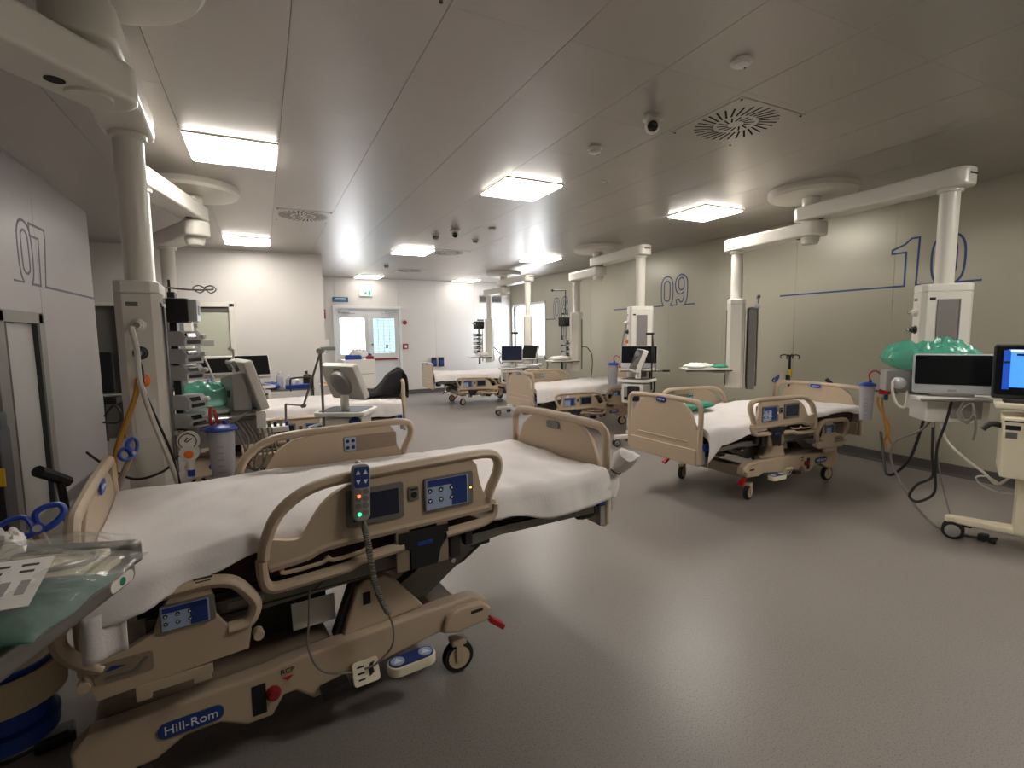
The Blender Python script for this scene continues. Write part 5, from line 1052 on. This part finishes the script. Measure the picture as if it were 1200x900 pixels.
cable('black_hose', 'black hose curving from the far corner column to the ventilator', [(5.05, 11.2, 1.2), (4.95, 10.6, 1.05), (4.8, 9.9, .98), (4.66, 9.35, 1.0)], .012, 'black_cable', 'hose')
cable('black_cable', 'thin black cable on the wall behind the column left of number 09', [(5.20, 7.72, 1.24), (5.32, 7.7, 1.26), (5.42, 7.66, 1.1), (5.42, 7.66, .8), (5.38, 7.68, .6)], .008, 'black_cable')
# ================================================================ NEAR LEFT: TABLE WITH PACKS, BIN, STAND
TA = math.atan2(-.33, .95)
ex, ey = Vector((.945, -.327)), Vector((.327, .945))
tc0 = Vector((-.315, 1.555))                     # far right corner of the table top
def TT(a, b): p = tc0-ex*a-ey*b; return (p.x, p.y)
t = thing('overbed_table', 'cream table with grey bumper edge and green dot sticker, beside the headboard', 'table', (*TT(.42, .26), 0), TA)
obj('bumper', MB().prism(rrect(.86, .54, .07, 6), .895, .945, 'xy', .014, 3), 'steel_grey', t)
obj('table_top', MB().prism(rrect(.80, .48, .012, 3), .94, .962, 'xy', .003), 'cream_plastic', t)
obj('raised_rim', MB().prism(rrect(.86, .05, .02, 4, 0, .245), .93, .985, 'xy', .01, 3), 'steel_grey', t)
st = obj('sticker', MB().prism(rrect(.085, .028, .012, 5), -.002, .002, 'xy'), 'white_plastic', t, (.432, .165, .920), (RAD(90), 0, RAD(90))); obj('green_dot', MB().lathe([(.010, .002), (.010, .0032)], (.0, 0, 0), 14), 'green_wrap', st)
obj('post', MB().box((-.30, 0, .48), (.07, .09, .84), .01), 'grey_plastic', t); obj('foot', MB().box((-.10, 0, .05), (.60, .07, .05), .012), 'grey_plastic', t)
wrap('clear_pack', 'clear plastic sleeve around cream tubing on the table', 'pack', (*TT(.20, .12), .963), (.40, .22, .06), 'clear_bag', 61, TA+.12, 'packs on the table', .5)
t = thing('tubing_set', 'cream tubing set with yellow cap inside the clear sleeve', 'tubing', (*TT(.18, .13), .966), TA+.12)
obj('folded_tubing', MB().box((0, 0, .010), (.30, .15, .018), .008), 'cream_plastic', t); obj('yellow_cap', MB().lathe([(.020, 0), (.018, .016), (0, .020)], (.05, -.01, .020), 12), 'yellow_tag', t); obj('coil', MB().tube([(-.13, .04, .022), (0, .06, .026), (.13, .04, .022), (.135, -.03, .022), (0, -.055, .022), (-.12, -.045, .022)], .005, 8, 6, closed=True), 'cloudy_plastic', t)
wrap('green_gown_pack', 'dark green folded gown hanging over the table edge', 'pack', (*TT(.10, .33), .965), (.36, .26, .035), 'gown_green', 64, TA+.05, 'packs on the table', .15)
wrap('clear_pack', 'glossy clear wrap around the dark green gown', 'pack', (*TT(.09, .29), .960), (.36, .36, .062), 'clear_bag', 66, TA+.05, 'packs on the table', .45)
pl = thing('pack_label', 'white printed paper label lying on the dark green gown', 'label', (*TT(.12, .30), 1.026), TA+.42)
pl.rotation_euler = (RAD(6), RAD(4), TA+.42)
obj('sheet_of_paper', B((0, -.015, 0), (.20, .20, .0015)), 'paper', pl)
random.seed(9)
for i in range(4):
    for j in range(2): obj('print_block', B((-.07+.045*i+random.uniform(-.004, .004), .055-.028*j, .0012), (random.uniform(.02, .036), .009, .0006)), 'print_grey', pl)
for i in range(6): obj('print_column', B((-.075+.03*i, -.04, .0012), (.015, .055, .0006)), 'grey_plastic', pl)
wrap('tissue', 'crumpled white tissue on the table by the blue loop', 'tissue', (*TT(.30, .06), .963), (.14, .12, .07), 'paper', 68, .3, None, .6)
wrap('red_pack', 'small red edged pack under the clear sleeve', 'pack', (*TT(.26, .24), .963), (.12, .08, .025), 'red_dull', 69, .2)
t = thing('waste_bin', 'blue bucket in a cream holder ring under the table', 'bin', (-.765, 2.00, -.19))
obj('bucket', MB().lathe([(.085, .50), (.10, .505), (.125, .72), (.118, .72), (.095, .52), (0, .52)], (0, 0, 0), 30), 'blue_plastic', t)
obj('holder_ring', MB().lathe([(.120, .60), (.142, .60), (.148, .70), (.142, .705), (.128, .70)], (0, 0, 0), 30), 'cream_ring', t); obj('bucket_foot', MB().lathe([(.06, .46), (.115, .47), (.12, .52), (.10, .53)], (0, 0, 0), 30), 'blue_plastic', t); obj('bracket', MB().box((-.14, .02, .56), (.10, .05, .12), .01), 'grey_plastic', t)
obj('stand', MB().cyl((-.18, .02, .20), (-.18, .02, .62), .016, 10).lathe([(.10, .19), (.10, .21), (.03, .23)], (-.18, .02, 0), 18), 'grey_plastic', t)
t = thing('bedside_locker', 'pale low locker behind the bed head', 'locker', (-1.06, 2.66, 0), RAD(8)); obj('carcass', B((0, 0, .30), (.40, .40, .56), .012), 'white_plastic', t); obj('door', B((.203, 0, .28), (.008, .34, .44), .004), 'white_plastic', t); obj('plinth', B((0, 0, .015), (.36, .36, .03)), 'dark_metal', t)
tag(obj('foot_pedal_box', MB().box((0, 0, .03), (.12, .09, .045), .014).box((0, -.02, .055), (.08, .04, .012), .004), 'black_plastic', None, (-.77, 2.32, 0), (0, 0, .3)), 'black foot pedal on the floor by the bed base', 'pedal')
cable('mains_cable', 'black cable lying on the floor from the foot pedal', [(-.81, 2.31, .02), (-.90, 2.28, .010), (-1.0, 2.30, .010), (-1.2, 2.2, .010)], .007, 'black_cable')
t = thing('black_stand', 'black stand with yellow tag beside the framed wall panel', 'stand', (-1.24, 3.36, 0)); obj('body', B((0, 0, .62), (.12, .14, .90), .02), 'black_plastic', t); obj('head', B((0.01, 0, 1.10), (.10, .10, .10), .02), 'black_plastic', t); obj('yellow_tag', B((.045, -.072, .83), (.045, .004, .09), .001), 'yellow_tag', t); obj('base', MB().lathe([(.2, 0), (.2, .03), (.06, .08), (.05, .2)], (0, 0, 0), 20), 'black_plastic', t)
# ---- hand control hung on the near bed's raised rail
hp = thing('hand_control', 'grey hand control with blue keys and coiled cord hung on the side rail', 'remote', L8(.155, -.538, 0), A8)
hb_ = obj('handset', MB().prism(rrect(.062, .205, .022, 5), -.014, .014, 'xz', .006, 3), 'grey_plastic', hp, (0, 0, .945), (RAD(-4), RAD(3), 0))
obj('key_field', MB().prism(rrect(.052, .075, .008, 3, 0, .055), -.0155, -.0135, 'xz'), 'navy_pad', hb_)
tri = MB().prism([(-.008, -.006), (.008, -.006), (0, .009)], -.0175, -.0155, 'xz').mesh('arrow_key')
for a in (-1, 1):
    for b, k in ((.072, 0), (.040, pi)): link('arrow_key', tri, 'text_white', hb_, (a*.013, 0, b), (0, k, 0))
rb = MB().lathe([(.0105, -.0175), (.0105, -.0135)], (0, 0, 0), 12, None, 'y').mesh('round_key')
for i in range(4):
    for a in (-1, 1): link('round_key', rb, 'steel_grey', hb_, (a*.013, 0, .003-.025*i))
obj('red_light', MB().lathe([(.006, -.019), (.006, -.016)], (-.011, 0, -.012), 8, None, 'y'), 'red_led', hb_); obj('green_light', MB().lathe([(.007, -.019), (.007, -.016)], (-.010, 0, -.076), 8, None, 'y'), 'green_led', hb_)
obj('hanger', MB().tube([(0, .012, .10), (.0, .035, .105), (.0, .06, .085)], .006, 6, 3), 'grey_plastic', hb_)
ctr = smooth_path([(.005, .0, .842), (.01, -.005, .80), (.02, -.01, .72), (.03, -.012, .62), (.055, -.01, .53), (.085, .0, .46)], 16)
cp = []; nT = 46
for i in range(nT*8+1):
    f_ = i/(nT*8)*(len(ctr)-1); k = min(int(f_), len(ctr)-2); c = ctr[k].lerp(ctr[k+1], f_-k); a = 2*pi*i/8; env = .010*min(1, i/60)
    cp.append(c+Vector((cos(a)*env, sin(a)*env, 0)))
obj('coiled_cord', MB().tube(cp, .0032, 5), 'grey_cable', hp)
obj('straight_cord', MB().tube([(.085, .0, .46), (.105, .01, .38), (.10, .03, .30), (.04, .04, .25), (.0, .05, .24)], .004, 6, 6), 'grey_cable', hp)
cable('pendant_lead', 'thin grey lead hanging from the deck to the cream caution plate', [L8(-.02, -.46, .60), L8(-.03, -.48, .50), L8(-.04, -.49, .40), L8(.0, -.50, .30), L8(.11, -.485, .24)], .004, 'grey_cable')
# ---- dark chair in front of the closed grey side door
t = thing('dark_chair', 'dark chair standing before the grey side door', 'chair', (-2.12, 9.15, 0)); obj('seat_block', B((0, 0, .62), (.40, .40, .10), .03), 'black_plastic', t); obj('back', B((-.05, .15, 1.02), (.36, .08, .60), .04), 'black_plastic', t); obj('shelf', B((.05, -.1, .70), (.5, .2, .02), .004), 'grey_plastic', t); obj('leg', MB().cyl((0, 0, .02), (0, 0, .6), .03, 10), 'dark_metal', t)
cable('hanging_cable', 'black cable coil at the end of the left wall', [(-1.675, 7.22, .62), (-1.58, 7.2, .74), (-1.50, 7.1, .68), (-1.52, 7.1, .56), (-1.675, 7.15, .56)], .012, 'black_cable')
